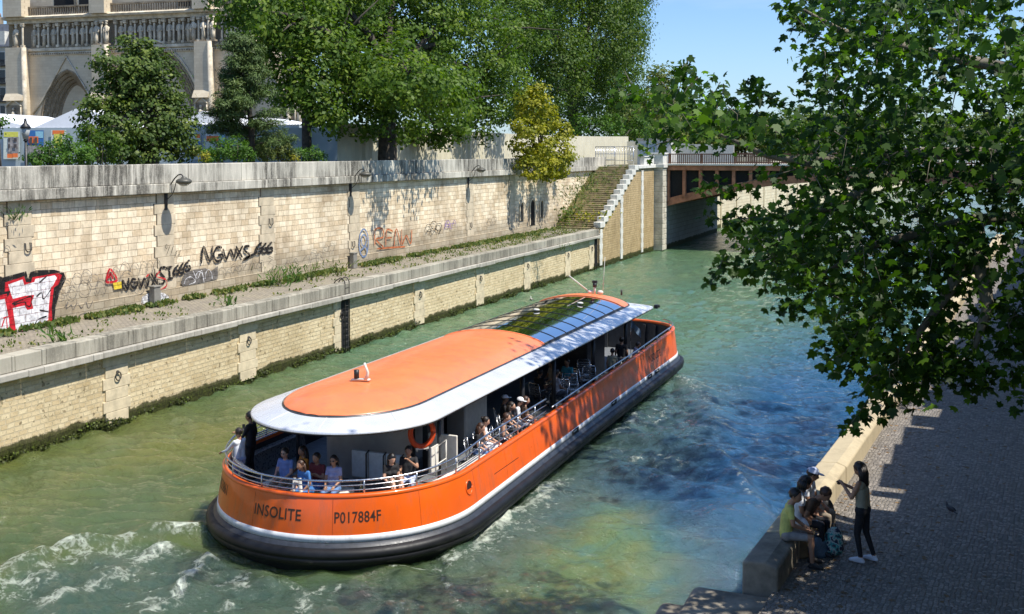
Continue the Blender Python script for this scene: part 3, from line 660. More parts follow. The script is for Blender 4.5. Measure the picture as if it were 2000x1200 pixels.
for (px,ztop) in ((1176,3.2),(1216,5.8),(1256,7.9)):
    yy=atX(px,420,XQ).y; mb=MB()
    zz=.2; k=0
    while zz<ztop: mb.bb(XQ-.3,XQ-.05,yy-.3-(.1 if k%2 else 0),yy+.3+(.1 if k%2 else 0),zz,min(zz+.44,ztop)); zz+=.45; k+=1
    P_(mb.build('pilaster',M_WHT,bevel=.015),sw)

# ---- bridge
br_=empty('metal_bridge',(-10,YBR,0),0,'brown metal arch bridge with railing and stone abutment crossing the river','bridge')
XA=XQ+.75
mb=MB()
zz=.0; k=0
while zz<8.0:
    mb.bb(XQ-.6,XA,YBR-1.5,YBR+.15,zz+.02,zz+.50); k+=1; zz+=.52
P_(mb.build('rusticated_pier',plain('pier_stone',(.56,.52,.42),.9,var=.3,scale=1.4,bump=.4),bevel=.03),br_)
mb=MB(); mb.bb(XQ-.5,XA-.04,YBR-1.46,YBR+.1,-1.5,8.1); P_(mb.build('abutment',M_ASH),br_); mb=MB(); mb.bb(XQ-.5,XA-.1,YBR+.11,YBF,-1.5,7.94); P_(mb.build('under_bridge_wall',masonry('under_bridge_shade','Y',1.1,.46,.018,(.34,.33,.29),(.27,.26,.22),(.10,.09,.07),stain_amt=.5,algae=True,bumps=.5)),br_)  # darker ashlar under the deck: the deck's shade is put into its colour
mb=MB(); mb.bb(XQ-.7,XA+.12,YBR-1.62,YBR+.3,8.1,8.45); mb.bb(XQ-.6,XA+.0,YBR-1.5,YBR+.3,8.45,9.4); mb.bb(XQ-.7,XA+.1,YBR-1.6,YBR+.4,9.4,9.55); P_(mb.build('parapet_pier',M_WHT,bevel=.03),br_)
XE=12.0
def archz(x):
    s=(x-(-7.3))/19.3; return 7.0-2.75*s*s
N=40; xsb=[XA-.3+(XE-XA)*i/N for i in range(N+1)]
for (ya,yb) in ((YBR+.3,YBR+.75),)+tuple((YBR+.5+q*3.0,YBR+.8+q*3.0) for q in range(1,9)):
    mb=MB(); rows=[]
    for x in xsb:
        z=archz(x); rows.append([(x,ya,z),(x,ya,z+.75),(x,yb,z+.75),(x,yb,z),(x,ya,z)])
    mb.grid(rows); P_(mb.build('arch_rib',M_BRONZE),br_)
mb=MB(); mb.bb(XA-.3,XE,YBR+.05,YBR+.6,7.85,8.22); mb.bb(XA-.3,XE,YBR-.05,YBR+.7,8.22,8.32); P_(mb.build('girder',M_BRONZE,bevel=.02),br_)
x=XA-.1; k=0
while x<XE:
    z=archz(x)+.5
    if z<7.8: mb=MB(); mb.bb(x,x+.32,YBR+.2,YBR+.7,z,7.86); P_(mb.build('spandrel_post',M_BRONZE,bevel=.02),br_)
    x+=1.62
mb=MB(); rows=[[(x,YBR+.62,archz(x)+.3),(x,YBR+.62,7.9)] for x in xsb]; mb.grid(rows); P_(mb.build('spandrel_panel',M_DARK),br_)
mb=MB(); mb.bb(XQ-4,XE,YBR+.1,YBF,7.95,8.25); P_(mb.build('deck',plain('deck_dark',(.12,.11,.1),.9)),br_)
mb=MB(); mb.bb(XA,XE+6,YBR-.2,YBR+2.0,8.325,8.50); P_(mb.build('pavement_edge',M_WHT,bevel=.02),br_)
M_RAIL=plain('rail_brown',(.17,.08,.045),.55,.2)
mb=MB(); x=XA+.15
while x<XE: mb.bb(x,x+.075,YBR+.0,YBR+.06,8.5,9.38); x+=.21
mb.bb(XA+.1,XE,YBR-.04,YBR+.1,9.38,9.48); mb.bb(XA+.1,XE,YBR-.02,YBR+.08,8.56,8.62)
P_(mb.build('railing',M_RAIL),br_)
x=XA+.2
while x<XE: mb=MB(); mb.bb(x,x+.16,YBR-.05,YBR+.11,8.5,9.5); x+=3.2; P_(mb.build('railing_post',M_RAIL,bevel=.01),br_)
mb=MB(); mb.bb(XA,XE+6,YBF-2,YBF,8.3,8.45); x=XA
while x<XE: mb.bb(x,x+.07,YBF-.2,YBF-.1,8.45,9.4); x+=.3
mb.bb(XA,XE,YBF-.2,YBF-.08,9.4,9.5); P_(mb.build('far_railing',M_RAIL),br_)
# wall on the far side of the bridge
fwl=empty('far_river_wall',(XQ,180,0),0,'pale sunlit river wall seen through the arch beyond the bridge','river wall')
mb=MB(); mb.add([(XQ-1,YBF,-1),(-4,420,-1),(-4,420,8.2),(XQ-1,YBF,8.2)],[(0,1,2,3)]); P_(mb.build('wall',masonry('far_wall','Y',.9,.4,.02,(.68,.6,.44),(.58,.48,.33),(.35,.28,.2),algae=True)),fwl)
mb=MB()
for k in range(16):
    tt=k/40; cx=XQ-1+(-4-XQ+1)*tt; cy=YBF+(420-YBF)*tt; mb.box((cx+.02,cy,3.9),(.14,.5,7.8))
P_(mb.build('pilaster',M_PALE),fwl)
# ---- right bank
rk=empty('quay_kerb',(-3,20,ZR),0,'long worn stone kerb along the water edge of the cobbled right quay','kerb')
KH=.45
def kseg(mb,Y0,Y1,h0=0,dx=0):
    a0=kx(Y0)+dx;a1=kx(Y1)+dx; w=.62
    mb.add([(a0,Y0,-.0),(a0+w,Y0,0),(a1+w,Y1,0),(a1,Y1,0),(a0,Y0,ZR+KH-.03+h0),(a0+w*.6,Y0,ZR+KH+h0),(a0+w*.92,Y0,ZR+KH-.07+h0),(a1,Y1,ZR+KH-.03+h0),(a1+w*.6,Y1,ZR+KH+h0),(a1+w*.92,Y1,ZR+KH-.07+h0)],
      [(4,5,8,7),(5,6,9,8),(0,4,7,3),(1,2,9,6),(0,1,6,5,4),(3,7,8,9,2)])
M_KERB=weathered('kerb_stone',(.50,.42,.28),(.24,.20,.14),30,.55); M_KERBSH=plain('kerb_shade',(.24,.21,.16),.9,var=.35,scale=2.2,bump=.7)  # dark copy for the near stones, with the tree's shade in its colour
r_=random.Random(5); Y=17.3
while Y<92:
    L=1.55 if Y<19 else r_.uniform(2.4,3.4); mb=MB(); kseg(mb,Y+.008,Y+L-.008,r_.uniform(-.012,.012),r_.uniform(-.012,.012)); P_(mb.build('kerb_stone',M_KERBSH if Y<18 else M_KERB,bevel=.04,bevseg=3),rk); Y+=L
mb=MB(); strip('',lambda Y:kx(Y)+.03,lambda Y:kx(Y)+.5,17.32,96,-1.5,ZR-.02,None,mbo=mb); P_(mb.build('river_face',M_ASH),rk)
mb=MB(); mb.bb(-4.35,-3.0,13.2,16.9,-1.5,ZR-.25); mb.bb(-3.9,-2.4,13.2,17.25,-1.5,ZR-.05); mb.bb(-3.0,8,11,15.5,-1,ZR-.03); P_(mb.build('corner_block',M_KERBSH,bevel=.12,bevseg=3),rk)
rw=empty('right_embankment_wall',(4,30,ZR),0,'high stone wall at the back of the shaded right quay','retaining wall')
HB=9.15
o=strip('wall',rwx,lambda Y:rwx(Y)+.8,-24,140,ZR-1,HB,masonry('right_wall','Y',.6,.3,.012,(.42,.37,.28),(.33,.28,.2),(.2,.16,.1))); P_(o,rw)
o=strip('street',lambda Y:rwx(Y)+.8,lambda Y:rwx(Y)+60,-24,200,5.0,8.1,ASPH); o['kind']='structure'; o.name='right_bank_street'
M_GB=plain('stall_green',(.03,.09,.055),.4,var=.2)
Y=14.6; gaps=[(21.9,22.75),(23.15,23.45),(30.3,31.3),(28.9,29.1),(38.6,39.6),(47,48)]
edges=[12.0]+[v for g_ in sorted(gaps) for v in g_]+[58.0]
for a,b_ in zip(edges[0::2],edges[1::2]):
    nbx=max(1,round((b_-a)/2.1)); 
    for k in range(nbx):
        y0=a+(b_-a)*k/nbx; y1=a+(b_-a)*(k+1)/nbx-(.0 if k<nbx-1 else 0)
        bx=empty('bookstall_box',(rwx((y0+y1)/2)+.35,(y0+y1)/2,HB),0,'closed green bookseller box on the right bank parapet','book stall','bookseller boxes on the parapet')
        mb=MB(); mb.box((0,0,.42),(.72,y1-y0,.84)); mb.build('chest',M_GB,bx,bevel=.02)
        mb=MB(); mb.add([(-.4,-(y1-y0)/2,.84),(.4,-(y1-y0)/2,.84),(.4,(y1-y0)/2,.84),(-.4,(y1-y0)/2,.84),(-.4,-(y1-y0)/2,.98),(.4,-(y1-y0)/2,1.14),(.4,(y1-y0)/2,1.14),(-.4,(y1-y0)/2,.98)],[(4,5,6,7),(0,1,5,4),(1,2,6,5),(2,3,7,6),(3,0,4,7)]); mb.build('lid',M_GB,bx,bevel=.015)
# ------------------------------------------------------------------ the boat
def carpaint(name,col,rough=.28,coat=.5,flake=.06):
    m,t,b=nt(name); g=G(t); p=g.obj()
    f=g.noise(g.mapv(p,(1,1,.5)),.9,5,.6); c=g.ramp(f,[(.3,tuple(k*(1-flake*2) for k in col)),(.7,tuple(min(1,k*(1+flake)) for k in col))])
    dirt=g.ramp(g.noise(g.mapv(p,(1,1,.22)),3.0,7,.75),[(.50,0.0),(.72,.40)]); g.l(g.mix(dirt,c,(.16,.11,.08)),b.inputs['Base Color'])
    g.l(g.ramp(g.noise(p,2.5,4,.6),[(.3,rough-.06),(.7,rough+.1)]),b.inputs['Roughness']); b.inputs['Coat Weight'].default_value=coat; b.inputs['Coat Roughness'].default_value=.08
    g.l(g.bump(g.noise(p,1.2,2,.5),.12,.02),b.inputs['Normal']); return m
M_OR=carpaint('orange_paint',(.80,.115,.006),.33,.35)
M_ORR=carpaint('orange_roof',(.86,.22,.075),.36,.22)
M_HW=carpaint('hull_white',(.72,.74,.76),.35,.3,.03)
M_SIL=plain('silver_sheet',(.70,.71,.73),.28,.3,var=.07,scale=1.3)
M_RUB=plain('rubber_fender',(.008,.009,.011),.5,0,var=.4,scale=1.5,spec=.35,bump=.1)
M_HB=plain('hull_black',(.016,.018,.021),.45,var=.4,scale=1.2)
M_DECK=plain('deck_grey',(.16,.17,.18),.6,var=.15)
M_GRY=plain('cabin_grey',(.34,.34,.33),.45,.1,var=.18,scale=1.0)
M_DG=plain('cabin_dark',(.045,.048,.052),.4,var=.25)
M_STE=plain('steel_rail',(.55,.56,.58),.25,.95,var=.08)
M_WB=plain('bench_white',(.74,.71,.63),.5,var=.08)
M_SEAT=plain('seat_pale',(.50,.56,.60),.5,var=.1)
BX,BY0,BHW=-14.5,20.9,3.3
boat=empty('tour_boat',(BX,34,0),0,'long orange open-sided passenger boat with silver and orange roof, moving along the green river','boat')
B_=lambda o,par=None:P_(o,boat)
def under(o,part):   # sub-part, all parts share the boat's frame
    o.parent=part; return o
def outline(hw=BHW,ys=BY0,yb=47.75,n=22,bl=3.0,ex=2.6,sb=None):
    """closed list of (x,y,nx,ny), starting at the stern centre and going right"""
    P=[]; cy=ys+(sb or hw); sbv=sb or hw
    for k in range(n+1):
        a=-math.pi/2+math.pi/2*k/n; P.append((hw*math.cos(a),cy+sbv*math.sin(a)))
    ye=yb-bl; m=24
    for k in range(1,m): P.append((hw,cy+(ye-cy)*k/m))
    for k in range(n+1):
        a=math.pi/2*k/n; P.append((hw*max(0,math.cos(a))**(2/ex),ye+bl*max(0,math.sin(a))**(2/ex)))
    P=P+[(-x,y) for x,y in P[-2:0:-1]]
    out=[]; N=len(P)
    for i,(x,y) in enumerate(P):
        a=P[i-1]; b=P[(i+1)%N]; dx,dy=b[0]-a[0],b[1]-a[1]; l=math.hypot(dx,dy); out.append((BX+x,y,dy/l,-dx/l))
    return out
OUT=outline()
def sst(a,b,x): t_=min(1,max(0,(x-a)/(b-a))); return t_*t_*(3-2*t_)
def zg(y): return 1.70+.13*sst(27,38,y)+.12*sst(38,46,y)
def zs(y): return .83+.10*sst(22,34,y)
def loft(name,prof,mat,smooth=True,ol=None,close=True):
    """prof(y)-> list of (offset,z)"""
    ol=ol or OUT; mb=MB(); mb.smooth=smooth
    rows=[]
    for (x,y,nx,ny) in ol: rows.append([(x+nx*o,y+ny*o,z) for o,z in prof(y)])
    mb.grid(rows,close_u=close); return B_(mb.build(name,mat))
hull=loft('hull_plating',lambda y:[(0.15,zs(y)),(0.11,zs(y)+.3),(.02,zg(y)-.05),(.0,zg(y))],M_OR)
loft('white_stripe',lambda y:[(0.14,zs(y)-.165),(.185,zs(y)-.155),(.165,zs(y)+.005),(.12,zs(y)+.01)],M_HW)
loft('rub_ledge',lambda y:[(0.12,zs(y)-.15),(.20,zs(y)-.17),(.27,zs(y)-.25)],plain('ledge_grey',(.03,.035,.045),.45,.0,var=.3))
loft('fender',lambda y:[(.26,zs(y)-.25),(.34,zs(y)-.25),(.42,zs(y)-.30),(.45,zs(y)-.38),(.44,zs(y)-.44),(.40,zs(y)-.455),(.43,zs(y)-.48),(.42,zs(y)-.56),(.34,zs(y)-.64),(.18,zs(y)-.66)],M_RUB)
loft('lower_hull',lambda y:[(.30,zs(y)-.64),(.2,zs(y)-.74),(-.02+.12*sst(30,22,y),-.05),(-.25,-.5)],M_HB)
loft('gunwale_cap',lambda y:[(.03,zg(y)-.03),(.04,zg(y)+.03),(-.0,zg(y)+.05),(-.10,zg(y)+.05),(-.12,zg(y)+.02),(-.12,zg(y)-.05)],M_OR)
loft('bulwark_lining',lambda y:[(-.08,zg(y)),(-.09,.58)],M_DG,smooth=False)
ia=[i for i,o_ in enumerate(OUT) if o_[1]<=36.6]; 
mb=MB(); A_=[o_ for i,o_ in enumerate(OUT) if o_[1]<=36.6 and o_[0]>=BX]; A2=[o_ for i,o_ in enumerate(OUT) if o_[1]<=36.6 and o_[0]<BX]
L_=sorted([o_ for o_ in OUT if o_[1]<=36.6 and o_[0]<BX-1e-6],key=lambda o_:-o_[1]); Rr=sorted([o_ for o_ in OUT if o_[1]<=36.6 and o_[0]>=BX-1e-6],key=lambda o_:o_[1])
pl=[(o_[0]-o_[2]*.05,o_[1]-o_[3]*.05) for o_ in Rr+L_]; yb_=pl[len(Rr)-1][1]; mb.add([(x,y,1.0) for x,y in pl],[tuple(range(len(pl)))]); xa_=pl[len(Rr)-1][0]; xb_=pl[len(Rr)][0]
mb.add([(xa_,yb_,1.0),(xb_,yb_,1.0),(xb_,yb_,.6),(xa_,yb_,.6)],[(0,1,2,3)]); B_(mb.build('deck',M_DECK))
mb=MB(); Fw=[o_ for o_ in OUT if o_[1]>=yb_-.2]; i0=next(i for i in range(len(Fw))); mb.add([(x-nx*.05,y-ny*.05,.6) for x,y,nx,ny in Fw],[tuple(range(len(Fw)))]); B_(mb.build('bow_deck',M_DECK))
# bulwark frames at the bow
for (x,y,nx,ny) in OUT:
    if y>42 and int(y*10+abs(x)*7)%7==0: mb=MB(); mb.box((x-nx*.14,y-ny*.14,1.2),(.12,.12,1.2),math.atan2(ny,nx)); B_(mb.build('bulwark_frame',M_DG))
# arclength positions on the outline
cum=[0.0]
for i in range(len(OUT)): a=OUT[i]; b=OUT[(i+1)%len(OUT)]; cum.append(cum[-1]+math.hypot(b[0]-a[0],b[1]-a[1]))
def at_s(s):
    s%=cum[-1]; 
    for i in range(len(OUT)):
        if cum[i+1]>=s: break
    a=OUT[i]; b=OUT[(i+1)%len(OUT)]; f=(s-cum[i])/max(1e-9,cum[i+1]-cum[i]); return [a[k]+(b[k]-a[k])*f for k in range(4)]
def proj(P):
    v=np.array(P)-np.array([0,0,H_]); w=v@fw; return (CX+F_*(v@rt)/w, CY-F_*(v@up)/w)
def s_px(px,z,lo=-9,hi=32):
    best=None
    for k in range(900):
        s=lo+(hi-lo)*k/900; x,y,nx,ny=at_s(s); q=proj((x,y,z)); d=abs(q[0]-px)
        if (nx*(0-x)+ny*(0-y))>0 and (best is None or d<best[0]): best=(d,s)
    return best[1]
def hoff(z,y):
    a=zs(y); f=(z-a)/.3
    return .15-.04*f if f<1 else .11-.09*min(1,(z-a-.3)/max(.05,zg(y)-.05-a-.3))
def text_mesh(txt,size,bold=.0,shear=0.0,space=1.0):
    cu=bpy.data.curves.new('t','FONT'); cu.body=txt; cu.size=size; cu.offset=bold; cu.shear=shear; cu.space_character=space; cu.resolution_u=3
    o=bpy.data.objects.new('t',cu); COL.objects.link(o); dg=bpy.context.evaluated_depsgraph_get(); dg.update(); me=bpy.data.meshes.new_from_object(o.evaluated_get(dg))
    bpy.data.objects.remove(o); V=[tuple(v.co) for v in me.vertices]; Fc=[tuple(p.vertices) for p in me.polygons]; bpy.data.meshes.remove(me); return V,Fc
def hull_text(txt,px0,px1,z0,h,mat,name='lettering'):
    V,Fc=text_mesh(txt,1.0,.012,0,1.05); w=max(v[0] for v in V)-min(v[0] for v in V); x0=min(v[0] for v in V); s0=s_px(px0,z0+h/2); s1=s_px(px1,z0+h/2)
    k=(s1-s0)/w; mb=MB(); P=[]
    for x,y,z in V:
        X,Y,nx,ny=at_s(s0+(x-x0)*k); zz_=z0+y*h/.72; of=hoff(zz_,Y)+.006; P.append((X+nx*of,Y+ny*of,zz_))
    mb.add(P,Fc); return B_(mb.build(name,mat))
M_LET=plain('letter_brown',(.05,.022,.012),.5)
hull_text('INSOLITE',503,590,1.14,.26,M_LET)['label']='INSOLITE in dark letters at the stern'
hull_text('P017884F',653,741,1.12,.25,M_LET)['label']='P017884F in dark letters at the stern'
hull_text('N053861',423,450,1.25,.26,M_LET)['label']='registration number on the far side of the stern'
hull_text('INSOLITE',1263,1286,1.33,.28,M_LET)['label']='small INSOLITE near the bow'
# porthole, hatch line, freeing ports
s=s_px(911,1.42); x,y,nx,ny=at_s(s); q=Vector((x,y,1.42)); nv=Vector((nx,ny,0)); tv=Vector((-ny,nx,0))
def onhull(mb,s,z,w,h,off,rnd=False,k=16):
    x,y,nx,ny=at_s(s); off=off-.043+(hoff(z,y)+.006 if z>zs(y) else .19); c=Vector((x+nx*off,y+ny*off,z)); tv=Vector((-ny,nx,0))
    pts=[c+tv*(w/2*math.cos(a))+Vector((0,0,h/2*math.sin(a))) for a in [2*math.pi*j/k for j in range(k)]] if rnd else [c+tv*a*w/2+Vector((0,0,b*h/2)) for a,b in ((-1,-1),(1,-1),(1,1),(-1,1))]
    mb.add(pts,[tuple(range(len(pts)))])
sp=s_px(911,1.3); pz=1.32
mb=MB(); ring=[]
for j in range(21):
    a=2*math.pi*j/20; x,y,nx,ny=at_s(sp+.15*math.cos(a)); zz_=pz+.17*math.sin(a); of=hoff(zz_,y)+.005; ring.append((x+nx*of,y+ny*of,zz_))
mb.tube(ring,.022,6); pf=B_(mb.build('porthole',M_OR)); mb=MB(); onhull(mb,sp,pz,.28,.32,.045,True); under(mb.build('glass',plain('porthole_glass',(.05,.012,.01),.15)),pf)
mb=MB(); s0=s_px(957,1.22)
for j in range(12): onhull(mb,s0+.1+j*.14,1.22,.14,.018,.043)
B_(mb.build('hatch_seam',M_LET))
for px in (1113,1189,1260,1275):
    s0=s_px(px,.93); mb=MB(); onhull(mb,s0,zs(34)-.07,.62,.16,.05); fp=B_(mb.build('freeing_port',M_DARK)); mb=MB()
    onhull(mb,s0-.05,zs(34)-.05,.3,.04,.054); under(mb.build('latch',M_HW),fp)
# plate seams down the side
for k_ in range(-4,15):
    s_=1.3+k_*2.05; mb=MB(); rows=[]
    for j in range(7):
        x,y,nx,ny=at_s(s_); z=zs(y)+.02+(zg(y)-.06-zs(y)-.02)*j/6; of=hoff(z,y)+.0025; rows.append([(x+nx*of-ny*.006,y+ny*of+nx*.006,z),(x+nx*of+ny*.006,y+ny*of-nx*.006,z)])
    mb.grid(rows); B_(mb.build('plate_seam',plain('seam_orange',(.42,.055,.004),.5)))
# railing
def rail_line(off,zf,s0,s1,r,n=70):
    pts=[]
    for k in range(n+1):
        x,y,nx,ny=at_s(s0+(s1-s0)*k/n); pts.append((x-nx*off,y-ny*off,zf(y)))
    return pts
ztop=lambda y:2.05+.24*sst(21.5,26,y)
SS=s_px(1070,2.2); SL=-12.5
mb=MB(); mb.tube(rail_line(.05,ztop,SL,SS,.025),.026,8); B_(mb.build('top_rail',M_STE))
for fr in (.36,.68):
    mb=MB(); mb.tube(rail_line(.05,lambda y:zg(y)+(ztop(y)-zg(y))*fr,SL,SS,.016),.014,6); B_(mb.build('middle_rail',M_STE))
s=SL
while s<SS+.01:
    x,y,nx,ny=at_s(s); mb=MB(); lean=.0; mb.tube([(x-nx*.05,y-ny*.05,zg(y)),(x-nx*.05,y-ny*.05,ztop(y))],.022,6); B_(mb.build('rail_post',M_STE)); s+=1.32
mb=MB(); mb.tube(rail_line(.05,lambda y:zg(y)+.20,SS+.5,SS+17.5,.02,60),.026,8); B_(mb.build('low_rail',M_STE))
for k in range(9):
    x,y,nx,ny=at_s(SS+.9+k*2.0); mb=MB(); mb.tube([(x-nx*.05,y-ny*.05,zg(y)),(x-nx*.05,y-ny*.05,zg(y)+.2)],.03,6); B_(mb.build('rail_post',M_STE))
# roof
ZR0,ZR1=3.02,3.22
RO=outline(2.58,21.55,45.4,22,1.1,3.5,2.6); RI=outline(1.86,22.25,44.6,22,1.4,2.2,2.4)
mb=MB(); mb.smooth=True
rows=[]
for a,b in zip(RO,RI): 
    rows.append([(a[0]-a[2]*.16,a[1]-a[3]*.16,ZR0-.10),(a[0]-a[2]*.02,a[1]-a[3]*.02,ZR0-.09),(a[0],a[1],ZR0-.05),(a[0],a[1],ZR0-.045)])
mb.grid(rows,close_u=True); edge=B_(mb.build('roof_edge',M_BLK))
mb=MB(); mb.smooth=True; rows=[]
for a,b in zip(RO,RI):
    rows.append([(a[0],a[1],ZR0-.05),(a[0],a[1],ZR0),]+[(a[0]+(b[0]-a[0])*f,a[1]+(b[1]-a[1])*f,ZR0+(ZR1-ZR0)*(f**.8)) for f in (.04,.3,.6,.94,1.0)])
mb.grid(rows,close_u=True); canopy=B_(mb.build('canopy',M_SIL))
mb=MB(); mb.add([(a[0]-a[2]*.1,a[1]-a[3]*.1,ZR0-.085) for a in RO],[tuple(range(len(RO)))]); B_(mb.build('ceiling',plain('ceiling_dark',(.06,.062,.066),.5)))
# seams
for px_i in (3,14,len(RO)-6):
    mb=MB(); a,b=RO[px_i],RI[px_i]; mb.tube([(a[0],a[1],ZR0+.003),(a[0]*.5+b[0]*.5,a[1]*.5+b[1]*.5,ZR0+(ZR1-ZR0)*.58+.003),(b[0],b[1],ZR1)],.008,4); B_(mb.build('seam',plain('seam_pale',(.8,.8,.8),.4)))
mb=MB(); mb.smooth=True
rows=[[(b[0]+b[2]*.05,b[1]+b[3]*.05,ZR1-.03),(b[0]+b[2]*.03,b[1]+b[3]*.03,ZR1+.02),(b[0]+b[2]*.01,b[1]+b[3]*.01,ZR1+.03)] for b in RI]
mb.grid(rows,close_u=True); B_(mb.build('gutter',M_DG))
YG0,YG1=33.4,42.6
def dome_z(x,y,h=.36):
    u=abs(x-BX)/1.86; 
    # superelliptic fall-off to the rim
    if y<24.65: v=(24.65-y)/2.4
    elif y>43.2: v=(y-43.2)/1.4
    else: v=0
    r2=min(1.0,u*u+v*v); return ZR1+.03+(h+.04*sst(34,44,y))*(1-r2)**.72
def dome(name,y0,y1,mat,front=False,back=False,lift=0.0):
    mb=MB(); mb.smooth=True; rows=[]; ny_=max(6,int((y1-y0)/.22)); nx_=28
    for i in range(ny_+1):
        y=y0+(y1-y0)*i/ny_
        v=0
        if y<24.65: v=(24.65-y)/2.4
        elif y>43.2: v=(y-43.2)/1.4
        w=1.86*math.sqrt(max(0,1-min(1,v)**2)); w=max(w,.02)
        rows.append([(BX+w*math.sin(math.pi/2*t_),y,dome_z(BX+w*math.sin(math.pi/2*t_),y)+lift) for t_ in [-1+2*k/nx_ for k in range(nx_+1)]])
    mb.grid(rows); return B_(mb.build(name,mat))
dome('roof_panel',22.26,YG0,M_ORR)['label']='long orange aft roof panel'
dome('roof_panel',YG1,44.59,M_ORR)['label']='short orange forward roof panel'
m=bpy.data.materials.new('roof_glass'); m.use_nodes=True; t=m.node_tree; t.nodes.clear(); g=G(t)
o_=g.n('ShaderNodeOutputMaterial'); gl=g.n('ShaderNodeBsdfGlossy'); gl.inputs['Roughness'].default_value=.03; gl.inputs[0].default_value=(.95,.95,.95,1)
tp=g.n('ShaderNodeBsdfTransparent'); tp.inputs[0].default_value=(.16,.18,.16,1); df=g.n('ShaderNodeBsdfDiffuse'); df.inputs[0].default_value=(.03,.035,.032,1)
mx0=g.n('ShaderNodeMixShader'); mx0.inputs[0].default_value=.45; g.l(tp.outputs[0],mx0.inputs[1]); g.l(df.outputs[0],mx0.inputs[2])
fr=g.n('ShaderNodeFresnel'); fr.inputs[0].default_value=1.42; mx1=g.n('ShaderNodeMixShader'); g.l(fr.outputs[0],mx1.inputs[0]); g.l(mx0.outputs[0],mx1.inputs[1]); g.l(gl.outputs[0],mx1.inputs[2]); g.l(mx1.outputs[0],o_.inputs[0])
glass=dome('roof_glass',YG0,YG1,m,lift=-.01)
for k in range(9):
    y=YG0+(YG1-YG0)*k/8; mb=MB(); mb.tube([(BX+1.86*math.sin(math.pi/2*t_),y,dome_z(BX+1.86*math.sin(math.pi/2*t_),y)+.002) for t_ in [-1+2*j/24 for j in range(25)]],.010 if 0<k<8 else .03,6); B_(mb.build('glass_rib',M_BLK if 0<k<8 else M_ORR))
mb=MB()
for s in(-1,1): mb.tube([(BX+s*1.85,YG0+j*(YG1-YG0)/10,ZR1+.05) for j in range(11)],.035,6)
B_(mb.build('glass_rail',M_BLK))
mb=MB()
for (a,b_) in ((-.2,38),(.7,40.5)): mb.ball((BX+a,b_,dome_z(BX+a,b_)+.05),(.14,.1,.05),8,5)
B_(mb.build('bird_blob',M_WHT))  # flattened white blobs standing in for birds on the roof glass
# aft mast light
q=Vector((BX+.05,24.6,dome_z(BX,24.6)))
mb=MB(); mb.tube([q+Vector((-.30,-.06,.03)),q+Vector((0,0,.06)),q+Vector((.20,.03,.05))],.065,8,flat=.5); mb.tube([q+Vector((.10,0,.05)),q+Vector((.16,0,.25)),q+Vector((.05,.0,.50))],[.07,.035,.03],8); ms=B_(mb.build('light_mast',M_WHT))
mb=MB(); mb.tube([q+Vector((-.17,-.03,.08)),q+Vector((-.17,-.03,.30))],.07,10); under(mb.build('lamp',M_BLK),ms)
# forward mast
q=Vector((BX+.3,43.6,dome_z(BX+.3,43.6)))
mb=MB(); mb.tube([q+Vector((-.2,0,.05)),q+Vector((-1.1,-.2,.75))],.03,6); mb.tube([q+Vector((.35,0,0)),q+Vector((.45,0,1.6))],.012,5); mb.tube([q,q+Vector((0,0,.35))],.05,8); mb.ball(q+Vector((-.2,0,.08)),(.12,.12,.08)); mb.ball(q+Vector((.25,0,.08)),(.14,.12,.09)); fm=B_(mb.build('forward_mast',M_WHT))
mb=MB(); mb.tube([q+Vector((0,0,.3)),q+Vector((0,0,.46))],.09,10); mb.box(q+Vector((.0,0,.52)),(.2,.12,.1)); mb.tube([q+Vector((1.1,.3,-.03)),q+Vector((1.1,.3,.2))],.04,6); under(mb.build('signal_lamp',M_BLK),fm)
mb=MB(); mb.box((BX+2.55,45.3,2.97),(.16,.22,.16)); mb.ball((BX+2.62,45.42,2.98),(.07,.07,.07)); B_(mb.build('corner_lamp',M_BLK))
# cabin and posts
def part(name,mat,fn,bev=.0): mb=MB(); fn(mb); return B_(mb.build(name,mat,bevel=bev))
def cyl(mb):
    pts=[]; cx,cy=BX-.15,25.6
    for k in range(25):
        a=R(200+140*k/24); pts.append((cx+1.38*math.cos(a),cy+1.15*math.sin(a)))
    mb.smooth=True; mb.grid([[(x,y,1.0),(x,y,2.94)] for x,y in pts])
part('curved_bulkhead',M_GRY,cyl)
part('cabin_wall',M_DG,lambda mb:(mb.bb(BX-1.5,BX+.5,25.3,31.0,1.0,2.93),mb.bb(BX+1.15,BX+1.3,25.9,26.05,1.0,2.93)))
part('wall_panel',M_GRY,lambda mb:(mb.bb(BX+.98,BX+1.5,26.35,26.5,1.0,2.93),mb.bb(BX+.5,BX+.56,26.6,28.0,1.0,2.93),mb.bb(BX+.7,BX+1.25,28.35,28.45,1.0,2.93),mb.bb(BX+.5,BX+.56,28.8,30.9,1.0,2.93)))
part('low_partition',M_WB,lambda mb:mb.bb(BX+1.5,BX+2.35,25.55,25.62,1.0,2.15),.02)
part('low_partition',M_WB,lambda mb:mb.bb(BX+.9,BX+1.0,28.6,30.6,1.0,2.15),.02)
part('cabin_floor_hatch',M_DG,lambda mb:mb.bb(BX-1.4,BX+.4,31.2,31.9,1.0,1.9))
for (dx,y) in ((2.15,24.9),(2.2,33.4),(2.2,30.6),(2.2,37.6),(2.2,41.8),(-2.2,24.9),(-2.2,30.6),(-2.2,33.4),(-2.2,37.6),(-2.2,41.8)):
    part('post',M_BLK if y>30 else M_DG,lambda mb:mb.tube([(BX+dx,y,1.0),(BX+dx,y,2.95)],.07 if y>30 else .05,10))
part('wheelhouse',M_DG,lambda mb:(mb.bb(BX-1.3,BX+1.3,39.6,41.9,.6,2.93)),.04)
part('bar_counter',plain('counter_dark',(.07,.07,.075),.35),lambda mb:mb.bb(BX-1.7,BX-.3,33,38.5,1.0,2.0),.03)
